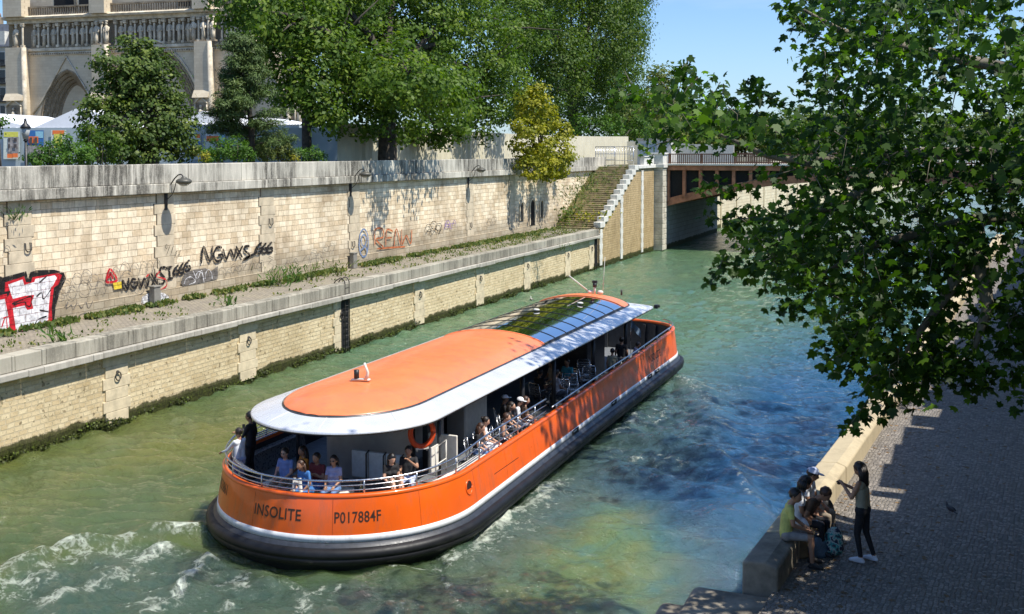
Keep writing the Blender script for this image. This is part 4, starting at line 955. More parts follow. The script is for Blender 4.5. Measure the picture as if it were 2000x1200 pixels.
part('notice_board',M_WB,lambda mb:mb.box((BX+1.55,27.0,2.62),(.04,.34,.36)),.01)
part('red_sign',plain('sign_red',(.45,.05,.02),.5),lambda mb:(mb.box((BX+1.0,27.9,2.7),(.03,.6,.08)),))
# stern seating
def bench(y0,x0,x1):
    part('bench_seat',M_WB,lambda mb:mb.bb(x0,x1,y0,y0+.55,1.0,1.44),.03)
bench(22.1,BX-1.4,BX+.95)
for k in range(3):
    x=BX+.55+k*.50-.3; o=part('seat_back',M_SEAT,lambda mb:mb.bb(x,x+.46,23.65,23.75,1.35,2.05),.04)
    mb=MB(); mb.tube([(x+.47,23.6,1.3),(x+.47,23.6,2.0),(x+.47,23.75,2.06)],.018,6); under(mb.build('seat_frame',M_BLK),o)
mb=MB(); rows=[]; 
for k in range(26):
    x,y,nx,ny=at_s(1.0+k*.28); rows.append([(x-nx*.12,y-ny*.12,1.0),(x-nx*.12,y-ny*.12,1.50),(x-nx*.14,y-ny*.14,1.53),(x-nx*.62,y-ny*.62,1.53),(x-nx*.65,y-ny*.65,1.50),(x-nx*.65,y-ny*.65,1.0)])
mb.grid(rows); a=rows[0]; b=rows[-1]; n0=0; mb.add(a,[tuple(range(6))]); mb.add(b,[tuple(range(6))]); B_(mb.build('side_bench',M_WB))
mb=MB(); rows=[]
for k in range(14):
    x,y,nx,ny=at_s(-7.2+k*.36); rows.append([(x-nx*.12,y-ny*.12,1.5),(x-nx*.45,y-ny*.45,1.54),(x-nx*.5,y-ny*.5,1.0)])
mb.grid(rows); B_(mb.build('aft_locker',plain('locker_steel',(.4,.41,.42),.3,.7)))
# stern gate / folded gangway: bundle of tubes along the rail
mb=MB()
for j in range(4): mb.tube([(x-nx*(.22+.06*j),y-ny*(.22+.06*j),1.98-.03*j) for x,y,nx,ny in [at_s(-6.0+k*.35) for k in range(15)]],.02,6)
B_(mb.build('folded_gangway',M_STE))
part('winch',M_WHT,lambda mb:(mb.ball((BX+.15,21.35,1.86),(.09,.08,.06)),mb.tube([(BX+.05,21.3,1.0),(BX+.1,21.32,1.95)],.04,8),mb.tube([(BX+.32,21.35,1.0),(BX+.22,21.35,1.95)],.045,8)))
part('door_frame',M_WB,lambda mb:(mb.tube([(BX+2.5,24.0,1.5),(BX+2.5,24.0,2.25),(BX+2.5,24.6,2.3),(BX+2.5,24.6,1.5)],.02,6),mb.tube([(BX+2.5,24.0,1.8),(BX+2.5,24.6,1.82)],.015,6),mb.bb(BX+2.3,BX+2.33,24.1,24.5,1.5,2.2)))
# life ring
q=atX(824,845,BX+2.05)
lr=empty('life_ring',q,R(48),'orange life ring hanging under the boat roof near the stern','life ring')
mb=MB(); n=24
mb.tube([(.31*math.cos(a),0,.36*math.sin(a)) for a in [2*math.pi*j/n for j in range(n+1)]],.07,8); mb.build('ring',plain('ring_orange',(.65,.07,.01),.5),lr)
mb=MB(); mb.box((0,-.02,-.40),(.34,.06,.05)); mb.tube([(.1,0,-.3),(.14,0,-.48)],.02,6); mb.tube([(-.1,0,-.3),(-.14,0,-.48)],.02,6); mb.build('bracket',M_WHT,lr)
# flag on the bow
fl=empty('small_flag',atz(1232,668,1.6),0,'small blue and white flag drooping over the bow deck','flag')
mb=MB(); mb.tube([(0,0,-.6),(0,0,1.0)],.015,6); mb.build('pole',M_STE,fl)
mb=MB(); rows=[[(.02+.42*i/8,.04*math.sin(i*1.1),.95-.45*i/8-.32*j) for j in (0,1)] for i in range(9)]; mb.smooth=True; mb.grid(rows); mb.build('cloth',plain('flag_blue',(.35,.5,.75),.8,var=.5,scale=3),fl)

# ---- aluminium chairs
def make_chair():
    c=empty('chair',(0,0,0),0,'x','chair','aluminium chairs on the boat')
    for s in(-1,1):
        mb=MB(); x=.25*s; mb.tube([(x,-.24,0),(x,-.22,.42),(x,-.2,.64),(x,0,.68),(x,.2,.66)],.014,6); mb.build('leg',M_STE,c)
        mb=MB(); mb.tube([(x,.27,0),(x,.22,.44),(x*.9,.30,.86)],.014,6); mb.build('leg',M_STE,c)
    mb=MB()
    for k in range(6): mb.box((0,-.2+.08*k,.44),(.46,.055,.012))
    mb.tube([(-.24,-.22,.43),(.24,-.22,.43)],.013,6); mb.build('seat',M_STE,c)
    mb=MB()
    for k in range(4): mb.box((0,.245+.016*k,.54+.085*k),(.44,.012,.05))
    mb.tube([(-.225,.30,.84),(-.2,.305,.90),(.2,.305,.90),(.225,.30,.84)],.014,6); mb.build('backrest',M_STE,c)
    return c
chair0=make_chair(); used=[0]
def put_chair(x,y,rz,label):
    c=chair0 if used[0]==0 else copy_tree(chair0)
    used[0]+=1; c.location=(x,y,1.003); c.rotation_euler=(0,0,rz); c['label']=label; return c
# ------------------------------------------------------------------ trees
M_BARK=plain('bark',(.075,.06,.045),.95,var=.4,scale=3,bump=.8)
M_BARKP=plain('plane_bark',(.16,.14,.10),.9,var=.45,scale=2,bump=.5)
LF_CH=leafmat('leaf_chestnut',(.035,.072,.010),(.085,.15,.018),(.18,.24,.035))
LF_DK=leafmat('leaf_dark',(.030,.065,.010),(.070,.125,.018),(.14,.19,.03))
LF_LI=leafmat('leaf_linden',(.035,.065,.014),(.075,.12,.022),(.19,.23,.05),trans=.25)
LF_PI=leafmat('leaf_pine',(.05,.085,.028),(.09,.14,.040),(.15,.20,.055),trans=.12)
LF_BU=leafmat('leaf_bush',(.03,.075,.012),(.07,.15,.02),(.12,.22,.03))
LF_YE=leafmat('leaf_yellow',(.11,.14,.015),(.28,.265,.02),(.44,.37,.03),trans=.3)
LF_OL=leafmat('leaf_olive',(.06,.09,.02),(.13,.16,.04),(.20,.22,.06))
LF_PL=leafmat('leaf_plane',(.018,.045,.008),(.040,.090,.010),(.10,.19,.018),trans=.45,gloss=.3)
def blob(px,py,rpx,X,sq=1.0,dens=1.0,ls=.3):
    c=atX(px,py,X); D=float((np.array(c)-np.array([0,0,H_]))@fw); r=rpx*D/F_
    return (c,(r,r*.9,r*sq),r,dens)
def limbs(mb,base,top,r,targets,seed):
    q=random.Random(seed); base=Vector(base); top=Vector(top)
    mid=(base+top)/2+Vector((q.uniform(-.15,.15),q.uniform(-.15,.15),0))
    mb.tube([base,base+(mid-base)*.15,mid,top],[r*1.45,r*1.05,r*.92,r*.8],12)
    for tg in targets:
        tg=Vector(tg); st_=mid+(top-mid)*q.uniform(.4,1.0); v=tg-st_; k=[st_,st_+v*.35+Vector((q.uniform(-.3,.3),q.uniform(-.3,.3),v.length*.10)),st_+v*.7+Vector((0,0,v.length*.08)),tg]
        rr=r*q.uniform(.3,.5); mb.tube(k,[rr,rr*.75,rr*.5,rr*.15],7)
        for j in range(3):
            s0=k[1]+(k[3]-k[1])*q.uniform(.1,.8); e=s0+Vector((q.uniform(-1,1),q.uniform(-1,1),q.uniform(-.3,1)))*v.length*.2; mb.tube([s0,(s0+e)/2+Vector((0,0,.1)),e],[rr*.35,rr*.25,rr*.06],5)
def tree(name,label,cat,bl,base,ztop,tr,mat,ls,cover,shape,seed,sub=.26,group=None,bark=None,lean=(0,0)):
    base=Vector(base); T=empty(name,base,0,label,cat,group)
    mb=MB(); limbs(mb,base,(base.x+lean[0],base.y+lean[1],ztop),tr,[b[0] for b in bl],seed); P_(mb.build('trunk',bark or M_BARK),T)
    bb=[]; per=34
    for c,rad,r,dens in bl:
        n=4*math.pi*r*r*cover*dens/(ls*ls*.33); bb.append((c,rad,max(6,int(n/per))))
    P,N,tt=clumps(bb,per,max(ls*1.3,sub*np.mean([b[2] for b in bl])*.9),seed,.72)
    P_(leaves_mesh('crown',P,N,ls,shape,mat,None,seed,tint=tt),T); return T
# big chestnut over the parapet
X1=-36.0
OVH=[(Vector((-28.7,54.8,13.7)),(1.9,1.7,1.5),1.8,1.0),(Vector((-28.9,58.4,13.3)),(1.7,1.6,1.3),1.6,1.0),(Vector((-31.8,57,14.2)),(2.4,3.0,1.8),2.4,1.0),(Vector((-29.4,61.5,12.4)),(1.1,1.2,.9),1.1,.8)]
bl=[blob(*a,X1+o_) for a,o_ in (((760,50,150),-2),((600,95,95),0),((900,100,120),-1),((690,190,90),1.0),((850,190,95),1.0),((560,40,95),-1),((625,215,48),1.5),((865,262,38),1.8),((780,-80,190),-3),((490,15,62),0),((965,170,75),-.5),((740,140,90),2),((590,160,60),.5),((930,230,45),.5),((640,-20,120),-2),((780,235,50),1.8),((1010,60,70),-1))]+OVH
b=atX(757,318,-34.6)
tree('chestnut_tree','broad bright green chestnut with thick dark trunk rising behind the middle of the parapet','tree',bl,(b.x,b.y,ZS),15,.62,LF_CH,.31,1.0,DIA,11,.17)
bl=[blob(*a,-44) for a in ((1130,50,130),(1185,160,75),(1060,130,95),(1010,-40,130),(1225,60,48),(1185,-30,85),(1090,-120,130),(1130,210,60),(1215,120,48),(1040,215,55),(1240,0,34))]
b=atX(1120,300,-44); tree('plane_tree','tall dark plane tree behind the yellow shrub, its crown ending against the open sky','tree',bl,(b.x,b.y,ZS),20,.7,LF_DK,.36,1.15,DIA,12,.15)
bl=[blob(*a,-47) for a in ((480,-40,90),(560,-20,90),(600,60,60),(660,20,80),(560,180,40),(640,240,30))]
b=atX(600,300,-47); tree('plane_tree','dark tree left behind the big chestnut, covering the right portal of the cathedral','tree',bl,(b.x,b.y,ZS),20,.4,LF_DK,.32,.95,DIA,13,.17)
bl=[blob(*a,-50) for a in ((1290,160,34),(1300,190,36),(1275,215,34),(1320,215,30))]
b=atX(1292,290,-50); tree('distant_tree','small rounded olive green tree far away between the plane tree and the bridge','tree',bl,(b.x,b.y,ZS),14,.5,LF_OL,.7,1.0,DIA,14,.2)
bl=[blob(*a,-41) for a in ((1165,248,24),(1200,252,26),(1240,250,26),(1270,255,20),(1130,245,20))]
b=atX(1205,290,-41); tree('hedge_row','low light green shrubs showing over the cream hoarding near the bridge','shrub',bl,(b.x,b.y,ZS),10,.12,LF_BU,.35,1.0,DIA,15,.2)
bl=[blob(*a,-37+o_) for a,o_ in (((265,130,52),0),((300,165,62),0),((235,170,55),0),((275,215,85),0),((330,250,55),.4),((215,250,55),.4),((280,285,62),.6),((178,205,26),0),((360,285,36),.3),((200,120,22),0),((265,90,26),0),((195,290,30),.5))]
b=atX(300,320,-36.5); tree('linden_tree','dense rounded linden in front of the cathedral portals','tree',bl,(b.x,b.y,ZS),12.5,.28,LF_LI,.17,.85,ROUND,16,.14)
# pine: whorled tiers
b=atX(492,318,-35.6); T=empty('pine_tree',(b.x,b.y,ZS),0,'dark blue green pine with a ragged pointed top between linden and chestnut','tree')
q=random.Random(5); top=atX(470,78,-35.6); mb=MB(); mb.tube([(b.x,b.y,ZS),(b.x,b.y,11),(top.x,top.y,top.z)],[.2,.16,.03],8)
bb=[]
for k in range(13):
    f=k/12; y=85+ (300-85)*f; xc=470+22*f; w=(20+64*f**.75)*q.uniform(.8,1.1)
    c0=atX(xc,y,-35.6); D=float((np.array(c0)-np.array([0,0,H_]))@fw); rr=w*D/F_
    for j in range(7):
        a=q.uniform(0,6.28); ln=rr*q.uniform(.75,1.1); e=c0+Vector((math.cos(a)*ln,math.sin(a)*ln,q.uniform(.0,.35)))
        mb.tube([c0+Vector((0,0,-.1)),(c0+e)/2,e],[.05,.035,.01],5)
        for s_ in (.45,.75,1.0): bb.append((c0+(e-c0)*s_,(.34,.34,.22),5))
P_(mb.build('trunk',M_BARK),T); P,N,tt=clumps(bb,26,.16,55,.9); P_(leaves_mesh('crown',P,N,.26,NEEDLE,LF_PI,None,5,tint=tt),T)
def bush(name,label,bl,mat,ls,seed,cat='bush',shape=DIA,group=None,cover=1.1):
    b=Vector(bl[0][0]); b.z=ZS; T=empty(name,b,0,label,cat,group); bb=[]
    for c,rad,r,d in bl: bb.append((c,rad,max(6,int(4*math.pi*r*r*cover*d/(ls*ls*.33)/24))))
    P,N,tt=clumps(bb,24,max(.12,ls),seed,.8); P_(leaves_mesh('foliage',P,N,ls,shape,mat,None,seed,tint=tt),T)
    mb=MB(); q=random.Random(seed)
    for c,rad,r,d in bl:
        for j in range(4): mb.tube([(c[0]+q.uniform(-.2,.2),c[1]+q.uniform(-.2,.2),ZS-.02),(c[0]+q.uniform(-.5,.5)*r,c[1]+q.uniform(-.5,.5)*r,c[2]+r*.5)],[.04,.01],5)
    P_(mb.build('stems',M_BARK),T)
bush('bush','rounded bright green bush beside the old street lamp',[blob(*a,-34.2) for a in ((95,300,28),(130,292,30),(70,308,20),(160,300,26))],LF_BU,.13,21)
bush('bush','dark leafy bush at the left foot of the linden',[blob(*a,-34.6) for a in ((195,285,30),(230,300,24),(175,262,20))],LF_DK,.17,22)
bush('bush','bright green bush in front of the pine',[blob(*a,-34.5) for a in ((430,292,24),(460,290,24),(405,302,14),(480,300,16))],LF_BU,.13,23)
bush('bush','olive bush right of the pine',[blob(*a,-34.5) for a in ((520,298,18),(545,290,22),(560,302,15))],LF_OL,.13,24)
bush('bush','low yellowish bush left of the chestnut trunk',[blob(*a,-34.2) for a in ((585,303,15),(615,302,15),(632,306,10))],LF_BU,.13,25)
bush('bush','small golden bush beside the bright green bush',[blob(*a,-34.0) for a in ((398,305,9),(575,305,8))],LF_YE,.11,26)
bush('bush','sprig of leaves at the left edge above the parapet',[blob(*a,-33.6) for a in ((-4,240,14),(-15,250,16))],LF_BU,.16,27)
# yellow shrub hanging over the wall
bl=[blob(*a,XW+1.3) for a in ((1040,205,32),(1062,232,32),(1040,285,42),(1086,300,34),(1066,330,24),(1098,258,20),(1092,338,18),(1018,250,20),(1030,330,22),(1112,305,12),(1050,180,16))]
b=atX(1058,330,XW-.3); T=empty('yellow_shrub',(XW,b.y,ZP),0,'golden yellow shrub spilling over the parapet near the stairs','shrub')
mb=MB(); q=random.Random(4)
for c,rad,r,d in bl: mb.tube([(XW-.6,b.y,ZS),(XW-.3,b.y+q.uniform(-.5,.5),ZP+.3),((XW-.3+c[0])/2,(b.y+c[1])/2,max(ZP+.5,c[2]*.6+ZP*.4)),c],[.12,.1,.06,.02],6)
P_(mb.build('trunk',M_BARK),T); bb=[(c,rad,int(4*math.pi*r*r*1.0/(.24*.24*.33)/26)) for c,rad,r,d in bl]; P,N,tt=clumps(bb,26,.28,31,.8); P_(leaves_mesh('crown',P,N,.24,ROUND,LF_YE,None,31,tint=tt*.8),T)
# far trees past the bridge: right bank and left bank
q=random.Random(9)
for i,(x,y,h,r) in enumerate(((24,150,9,6),(36,175,11,7),(17,215,10,7),(30,240,12,8),(44,140,11,7),(5,330,11,8),(16,360,12,9),(-6,400,12,9),(-30,330,13,8),(-42,300,12,8),(-36,400,14,9),(30,105,8,5),(40,95,10,6),(22,285,12,9))):
    c=[((x+q.uniform(-r,r)*.5,y+q.uniform(-r,r)*.5,8+h*q.uniform(.45,.8)),(r*.62,)*3,r*.62,1.0) for _ in range(5)]
    tree('distant_tree',['green tree far up the right bank beyond the bridge','hazy green tree on the river bend far beyond the bridge'][0 if x>10 and y<300 else 1],'tree',c,(x,y,ZS),8+h*.5,.4,LF_OL if i%3 else LF_DK,.85,.7,DIA,60+i,.2,group='distant trees beyond the bridge')
for i,(px,D,hh_) in enumerate(((1285,250,15),(1345,300,14),(1400,330,13),(1455,300,11),(1510,340,13),(1570,320,12),(1640,350,13),(1720,330,13),(1240,230,15))):
    g0=atD(px,300,D); r0=D*.020; c=[(Vector((g0.x+q.uniform(-r0,r0),g0.y+q.uniform(-r0,r0),ZS+hh_*q.uniform(.35,.75))),(r0*.9,r0*.9,r0*.75),r0*.9,1.0) for _ in range(5)]
    tree('distant_tree','soft light green tree far behind the bridge railing','tree',c,(g0.x,g0.y,ZS),ZS+hh_*.5,.35,LF_OL,1.0,.9,DIA,90+i,.2,group='distant trees behind the bridge railing')
# ---- the big near plane tree on the right bank
def inpoly(x,y,P):
    ins=np.zeros(x.shape,bool); n=len(P); j=n-1
    for i in range(n):
        xi,yi=P[i]; xj,yj=P[j]; ins^=((yi>y)!=(yj>y))&(x<(xj-xi)*(y-yi)/(yj-yi+1e-9)+xi); j=i
    return ins
CROWN=[((1580,-60),(1555,20),(1580,70),(1600,140),(1575,190),(1545,250),(1535,285),(1590,330),(1580,420),(1620,470),(1640,540),(1680,640),(1700,730),(1760,760),(1820,700),(1900,720),(1990,740),(2080,760),(2250,600),(2200,380),(2060,300),(2070,-80)),
       ((1235,175),(1265,225),(1310,250),(1420,270),(1530,280),(1540,255),(1480,230),(1430,195),(1370,170),(1325,150),(1290,180)),
       ((1560,400),(1490,430),(1440,450),(1450,480),(1500,520),(1560,560),(1620,590),(1660,520),(1640,400),(1580,330)),
       ((1620,600),(1645,680),(1660,740),(1690,760),(1740,740),(1760,640),(1700,560))]
def near_foliage(polys,n,dr,seed,dens_edge=.7,holes=()):
    r=np.random.default_rng(seed); C=[]
    xs0=min(p[0] for P in polys for p in P); xs1=max(p[0] for P in polys for p in P); ys0=min(p[1] for P in polys for p in P); ys1=max(p[1] for P in polys for p in P)
    while len(C)<n:
        x=r.uniform(xs0,xs1,4000); y=r.uniform(ys0,ys1,4000); m=np.zeros(4000,bool)
        for P in polys: m|=inpoly(x,y,P)
        for hx,hy,hr in holes: m&=((x-hx)**2+(y-hy)**2>hr*hr)|(r.random(4000)<.12)
        x=x[m];y=y[m]; D=r.uniform(dr[0],dr[1],len(x))
        for a,b_,d in zip(x,y,D): C.append(np.array(atD(a,b_,d)))
    return np.array(C[:n])
HOLES=((1640,140,24),(1715,90,16),(1735,100,14),(1845,105,18),(1870,95,12),(1750,155,12),(1775,178,16),(1610,205,22),(1650,165,18),(1600,400,16),(1570,440,14),(1645,490,14),(1590,500,13),(1780,630,22),(1860,560,24),(1500,160,20),(1545,290,14),(1700,270,10),(1760,560,14),(1890,540,14),(1545,380,13),(1640,330,9))
C=near_foliage(CROWN,1620,(15.5,22.0),71,holes=HOLES)
C=C[(C[:,0]*0+1)>0]
# sprays hanging at the rim: (list of px, depth)
SPR=[([(1560,330),(1480,350),(1400,370),(1365,345)],18),([(1500,420),(1440,430),(1385,428)],18),([(1520,500),(1460,520),(1410,510),(1400,545)],18),([(1600,560),(1560,590),(1530,603)],17.5),([(1680,640),(1650,690),(1615,705)],17),([(1720,730),(1690,790),(1660,830)],16.5),([(1800,690),(1790,740),(1770,800)],16.5),([(1870,690),(1880,720),(1890,768)],16),([(1840,690),(1845,735)],16),([(1930,700),(1915,760)],16),([(1975,720),(1985,775)],16),([(1530,200),(1500,190),(1470,180)],18.5),([(1480,160),(1475,172)],18.5),([(1330,270),(1290,280),(1250,298)],19),([(1325,160),(1345,118),(1330,135)],19),([(1240,180),(1215,190),(1200,150)],20),([(1570,50),(1545,30),(1540,-10)],18),([(1700,650),(1650,655),(1645,720)],17),([(1740,770),(1720,800)],16.5),([(1830,640),(1820,700),(1812,745)],16.3)]
mbt=MB(); q=random.Random(3); SP=[]
for pts,D in SPR:
    W3=[np.array(atD(a,b_,D+q.uniform(-.5,.5))) for a,b_ in pts]
    mbt.tube([tuple(w) for w in W3],[.012]+[.007]*(len(W3)-2)+[.004] if len(W3)>1 else .01,5)
    for i in range(len(W3)-1):
        for k in range(9):
            f=q.random(); SP.append(W3[i]*(1-f)+W3[i+1]*f+np.array([q.gauss(0,.08) for _ in range(3)]))
SP=np.array(SP)
r=np.random.default_rng(77)
def twig(C,per,sp,seed):
    r=np.random.default_rng(seed); n=len(C); P=np.repeat(C,per,0)+r.normal(size=(n*per,3))*sp*np.array((1,1,.7)); P[:,2]-=np.abs(r.normal(0,.06,n*per))
    N=r.normal(size=(n*per,3))*.75+np.array((-.1,-.45,.75)); U=r.normal(size=(n*per,3))*.6+np.array((0,0,-1.0)); T=np.repeat(r.random(n),per); return P,N,U,T
pxs=np.array([CX+F_*((c-np.array([0,0,H_]))@rt)/((c-np.array([0,0,H_]))@fw) for c in C]); Dd=(C-np.array([0,0,H_]))@fw
C=C[~(((pxs>1850)&(Dd>17.3))|((pxs>1620)&(Dd>19.3)))]
P1,N1,U1,T1=twig(C,13,.25,1); P2,N2,U2,T2=twig(SP,3,.09,2)
# the part of the crown above and right of the frame, shading the quay
OFF=[]
for c,rad,nn in (((3.1,15.3,9.6),(2.4,3.6,1.9),220),((1.5,11.5,12.5),(3,3.0,1.8),110),((2.5,14.0,13.4),(2.0,2.2,.9),80),((-5.6,19.8,17.8),(1.9,1.5,.8),22)):
    d=r.normal(size=(nn,3)); d/=np.linalg.norm(d,axis=1,keepdims=True); OFF.append(np.array(c)+d*np.array(rad)*r.random((nn,1))**.4)
OFF=np.concatenate(OFF); P3,N3,U3,T3=twig(OFF,14,.3,3)
base=Vector((6.2,19.5,8.1)); NT=empty('plane_tree',base,0,'huge near plane tree with large dark lobed leaves hanging over the water and right quay','tree')
P_(leaves_mesh('crown',np.concatenate([P1,P2,P3]),np.concatenate([N1,N2,N3]),.148,PLANE,LF_PL,None,5,fold=.34,updir=np.concatenate([U1,U2,U3]),tint=np.concatenate([T1,T2,T3])),NT)
mb=MB(); mb.tube([base,(6.0,19.7,10.5),(5.6,20,13.5),(5.2,20.5,16.5)],[.5,.42,.34,.22],12)
LB=[[(5.8,19.8,11.5),tuple(atD(2080,300,19)),tuple(atD(1760,300,19)),tuple(atD(1580,318,18.5)),tuple(atD(1500,305,19)),tuple(atD(1400,260,19.5))],[(5.6,20,12.5),tuple(atD(2050,150,19)),tuple(atD(1800,100,19)),tuple(atD(1640,60,18.5)),tuple(atD(1570,20,18))],[(5.8,19.8,11.0),tuple(atD(2100,420,17)),tuple(atD(1900,430,17)),tuple(atD(1700,480,17)),tuple(atD(1600,540,17.5))],[tuple(atD(1900,430,17)),tuple(atD(1860,560,16.5)),tuple(atD(1760,700,16.5))],[(5.6,20,13),(4.5,17,13),(1.5,15.5,12.8),(-.5,14,12.5)],[(5.4,20.2,14.5),(3,21,16),(-.5,20.5,16.5),(-3,20,16.5)],[tuple(atD(1900,430,17)),tuple(atD(1930,600,16)),tuple(atD(1900,690,16))],[tuple(atD(1760,300,19)),tuple(atD(1650,400,18)),tuple(atD(1500,430,18))]]
for L in LB: mb.tube(L,[.16*(1-.85*i/(len(L)-1)) for i in range(len(L))],8)
for c in C[::2]:
    a_=np.array([q.uniform(-.28,.28),q.uniform(-.28,.28),q.uniform(.12,.35)]); b__=np.array([q.uniform(-.2,.2),q.uniform(-.2,.2),-q.uniform(.1,.3)]); mbt.tube([tuple(c+a_),tuple(c+a_*.3+np.array([0,0,.04])),tuple(c+b__)],[.010,.007,.003],4,caps=False)
o_v=len(mb.v); mb.smooth=True; mb.add(mbt.v,mbt.f); mb.smooth=False
P_(mb.build('trunk',M_BARKP),NT)
# second plane tree, farther along the right bank; its dappled shade falls on the boat
CR2=[((1560,-80),(1580,250),(1700,330),(2150,300),(2200,-80))]
C2=near_foliage(CR2,90,(27,38),72,holes=((1640,140,22),(1610,205,20),(1845,105,14),(1775,178,14),(1600,400,14),(1645,490,14),(1780,630,18),(1860,560,20)))
OFF2=[]
for c,rad,nn in (((-2.1,36.5,18.4),(2.2,8.0,1.0),260),((4.5,34,17.5),(3.0,7,2),60)):
    d=r.normal(size=(nn,3)); d/=np.linalg.norm(d,axis=1,keepdims=True); OFF2.append(np.array(c)+d*np.array(rad)*r.random((nn,1))**.4)
C2=np.concatenate([C2]+OFF2); P4,N4,U4,T4=twig(C2,17,.42,4)
b2=Vector((7.5,36,8.1)); N2_=empty('plane_tree',b2,0,'second plane tree farther along the right quay, seen through the gaps of the near one','tree')
P_(leaves_mesh('crown',P4,N4,.25,PLANE,LF_PL,None,6,updir=U4,tint=T4),N2_)
mb=MB(); mb.tube([b2,(7.4,36,11),(7,36,16)],[.5,.4,.25],12)
for L in ([(7.2,36,14),(5,33,16.5),(2,31,17.5),(-1.5,30,18)],[(7.1,36,15),(4,36,17),(0,36,18),(-2.5,36,18.2)]): mb.tube(L,[.18,.12,.08,.03],7)
P_(mb.build('trunk',M_BARKP),N2_)
# ------------------------------------------------------------------ cathedral front
ang=math.atan2(.094,.9956); e_=np.array([math.cos(ang),math.sin(ang),0]); nrm=np.array([math.sin(ang),-math.cos(ang),0])
Cc=np.array([-114.6,127.0,0])
def fuv(px,py):
    d=ray(px,py); o=np.array([0,0,H_]); t=((Cc-o)@nrm)/(d@nrm); P=o+d*t; return float((P-Cc)@e_),float(P[2])
U0=fuv(20,200)[0]
O=Cc+e_*U0; O[2]=ZS
CT=empty('cathedral',tuple(O),ang,'pale gothic cathedral front with carved portals and a row of crowned kings','cathedral')
def fu(px,py): u,v=fuv(px,py); return u-U0,v-ZS
def fin(name,mb,mat,bev=0): return mb.build(name,mat,CT,bevel=bev)
M_NB=masonry('cathedral_stone','Y',1.1,.42,.012,(.50,.42,.30),(.44,.36,.25),(.36,.29,.2),stain=(.36,.31,.24),stain_amt=.35,bumps=.2)
# use object-like coordinates: the facade runs along X mostly
M_NB=masonry('cathedral_stone_x','X',1.1,.42,.012,(.62,.53,.39),(.54,.45,.32),(.42,.34,.24),stain=(.36,.31,.24),stain_amt=.35,bumps=.2)
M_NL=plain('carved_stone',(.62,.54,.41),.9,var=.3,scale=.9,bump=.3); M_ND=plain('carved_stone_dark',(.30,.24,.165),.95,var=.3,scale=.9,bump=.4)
WID=43.0; VG=fu(250,88)[1]; VGT=fu(250,37)[1]
portals=[]
for cx,pw,pyt in ((131,54,135),(300,92,84),(506,58,140)):
    u,v=fu(cx,pyt); w=abs(fu(cx+pw,220)[0]-fu(cx-pw,220)[0])/2; portals.append((u,w,v))
vs_=fu(131,222)[1]-.5
def wv(w,va,v): 
    if v<=vs_: return w
    if v>=va: return 0
    return w*(1-((v-vs_)/(va-vs_))**1.55)**.62
bays=[(0,(portals[0][0]+portals[0][1]+portals[1][0]-portals[1][1])/2),((portals[0][0]+portals[0][1]+portals[1][0]-portals[1][1])/2,(portals[1][0]+portals[1][1]+portals[2][0]-portals[2][1])/2),((portals[1][0]+portals[1][1]+portals[2][0]-portals[2][1])/2,WID)]
mb=MB()
for (a,b),(u,w,va) in zip(bays,portals):
    vs=[0,vs_]+[vs_+(va-vs_)*k/18 for k in range(1,19)]+[VG]
    for v0,v1 in zip(vs[:-1],vs[1:]):
        w0,w1=wv(w,va,v0),wv(w,va,v1)
        if w0<=1e-6 and w1<=1e-6: mb.add([(a,0,v0),(b,0,v0),(b,0,v1),(a,0,v1)],[(0,1,2,3)])
        else:
            mb.add([(a,0,v0),(u-w0,0,v0),(u-w1,0,v1),(a,0,v1)],[(0,1,2,3)]); mb.add([(u+w0,0,v0),(b,0,v0),(b,0,v1),(u+w1,0,v1)],[(0,1,2,3)])
mb.add([(0,0,0),(0,12,0),(0,12,60),(0,0,60)],[(0,3,2,1)]); mb.add([(WID,0,0),(WID,12,0),(WID,12,60),(WID,0,60)],[(0,1,2,3)])
fin('wall',mb,M_NB)
for (u,w,va) in portals:
    n=6 if w<7 else 8; pt=None
    mb=MB(); mo=MB()
    def ring(sc,y,k=22):
        L=[]
        for j in range(k+1):
            v=vs_+(va-vs_)*math.sin(math.pi/2*j/k)
            L.append((u-wv(w,va,v)*sc,y,vs_+(v-vs_)*(.25+.75*sc) ))
        L2=[(2*u-x,y,z) for x,y,z in L[::-1]]; return [(u-w*sc,y,0)]+L+L2[1:]+[(u+w*sc,y,0)]
    for k in range(n):
        s0=1-.085*k; s1=1-.085*(k+1); y0=.5*k; y1=.5*(k+1)
        A=ring(s0,y0); B=ring(s0,y1); C_=ring(s1,y1); mb.grid([A,B,C_])
        mo.tube(ring(s0-.03,y0+.14),.17,5,caps=False)
        rr=ring(s0-.05,y0+.28)
        for j in range(3,len(rr)-3): 
            if j%1==0: mo.ball(rr[j],(.22,.2,.30),5,4)
    mb.add(ring(1-.085*n,.5*n),[tuple(range(2*23+1))])
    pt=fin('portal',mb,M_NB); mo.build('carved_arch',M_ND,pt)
    mg=MB(); 
    if w<6: L=[(u-w*1.25,-.12,vs_+.5),(u-w*.95,-.12,vs_+(va-vs_)*.30),(u,-.12,va+1.9),(u+w*.95,-.12,vs_+(va-vs_)*.30),(u+w*1.25,-.12,vs_+.5)]
    else: L=[(x,-.12,z) for x,y,z in ring(1.05,0)[1:-1]]
    mg.tube(L,.13,5); mg.build('gable_moulding',M_NL,pt)
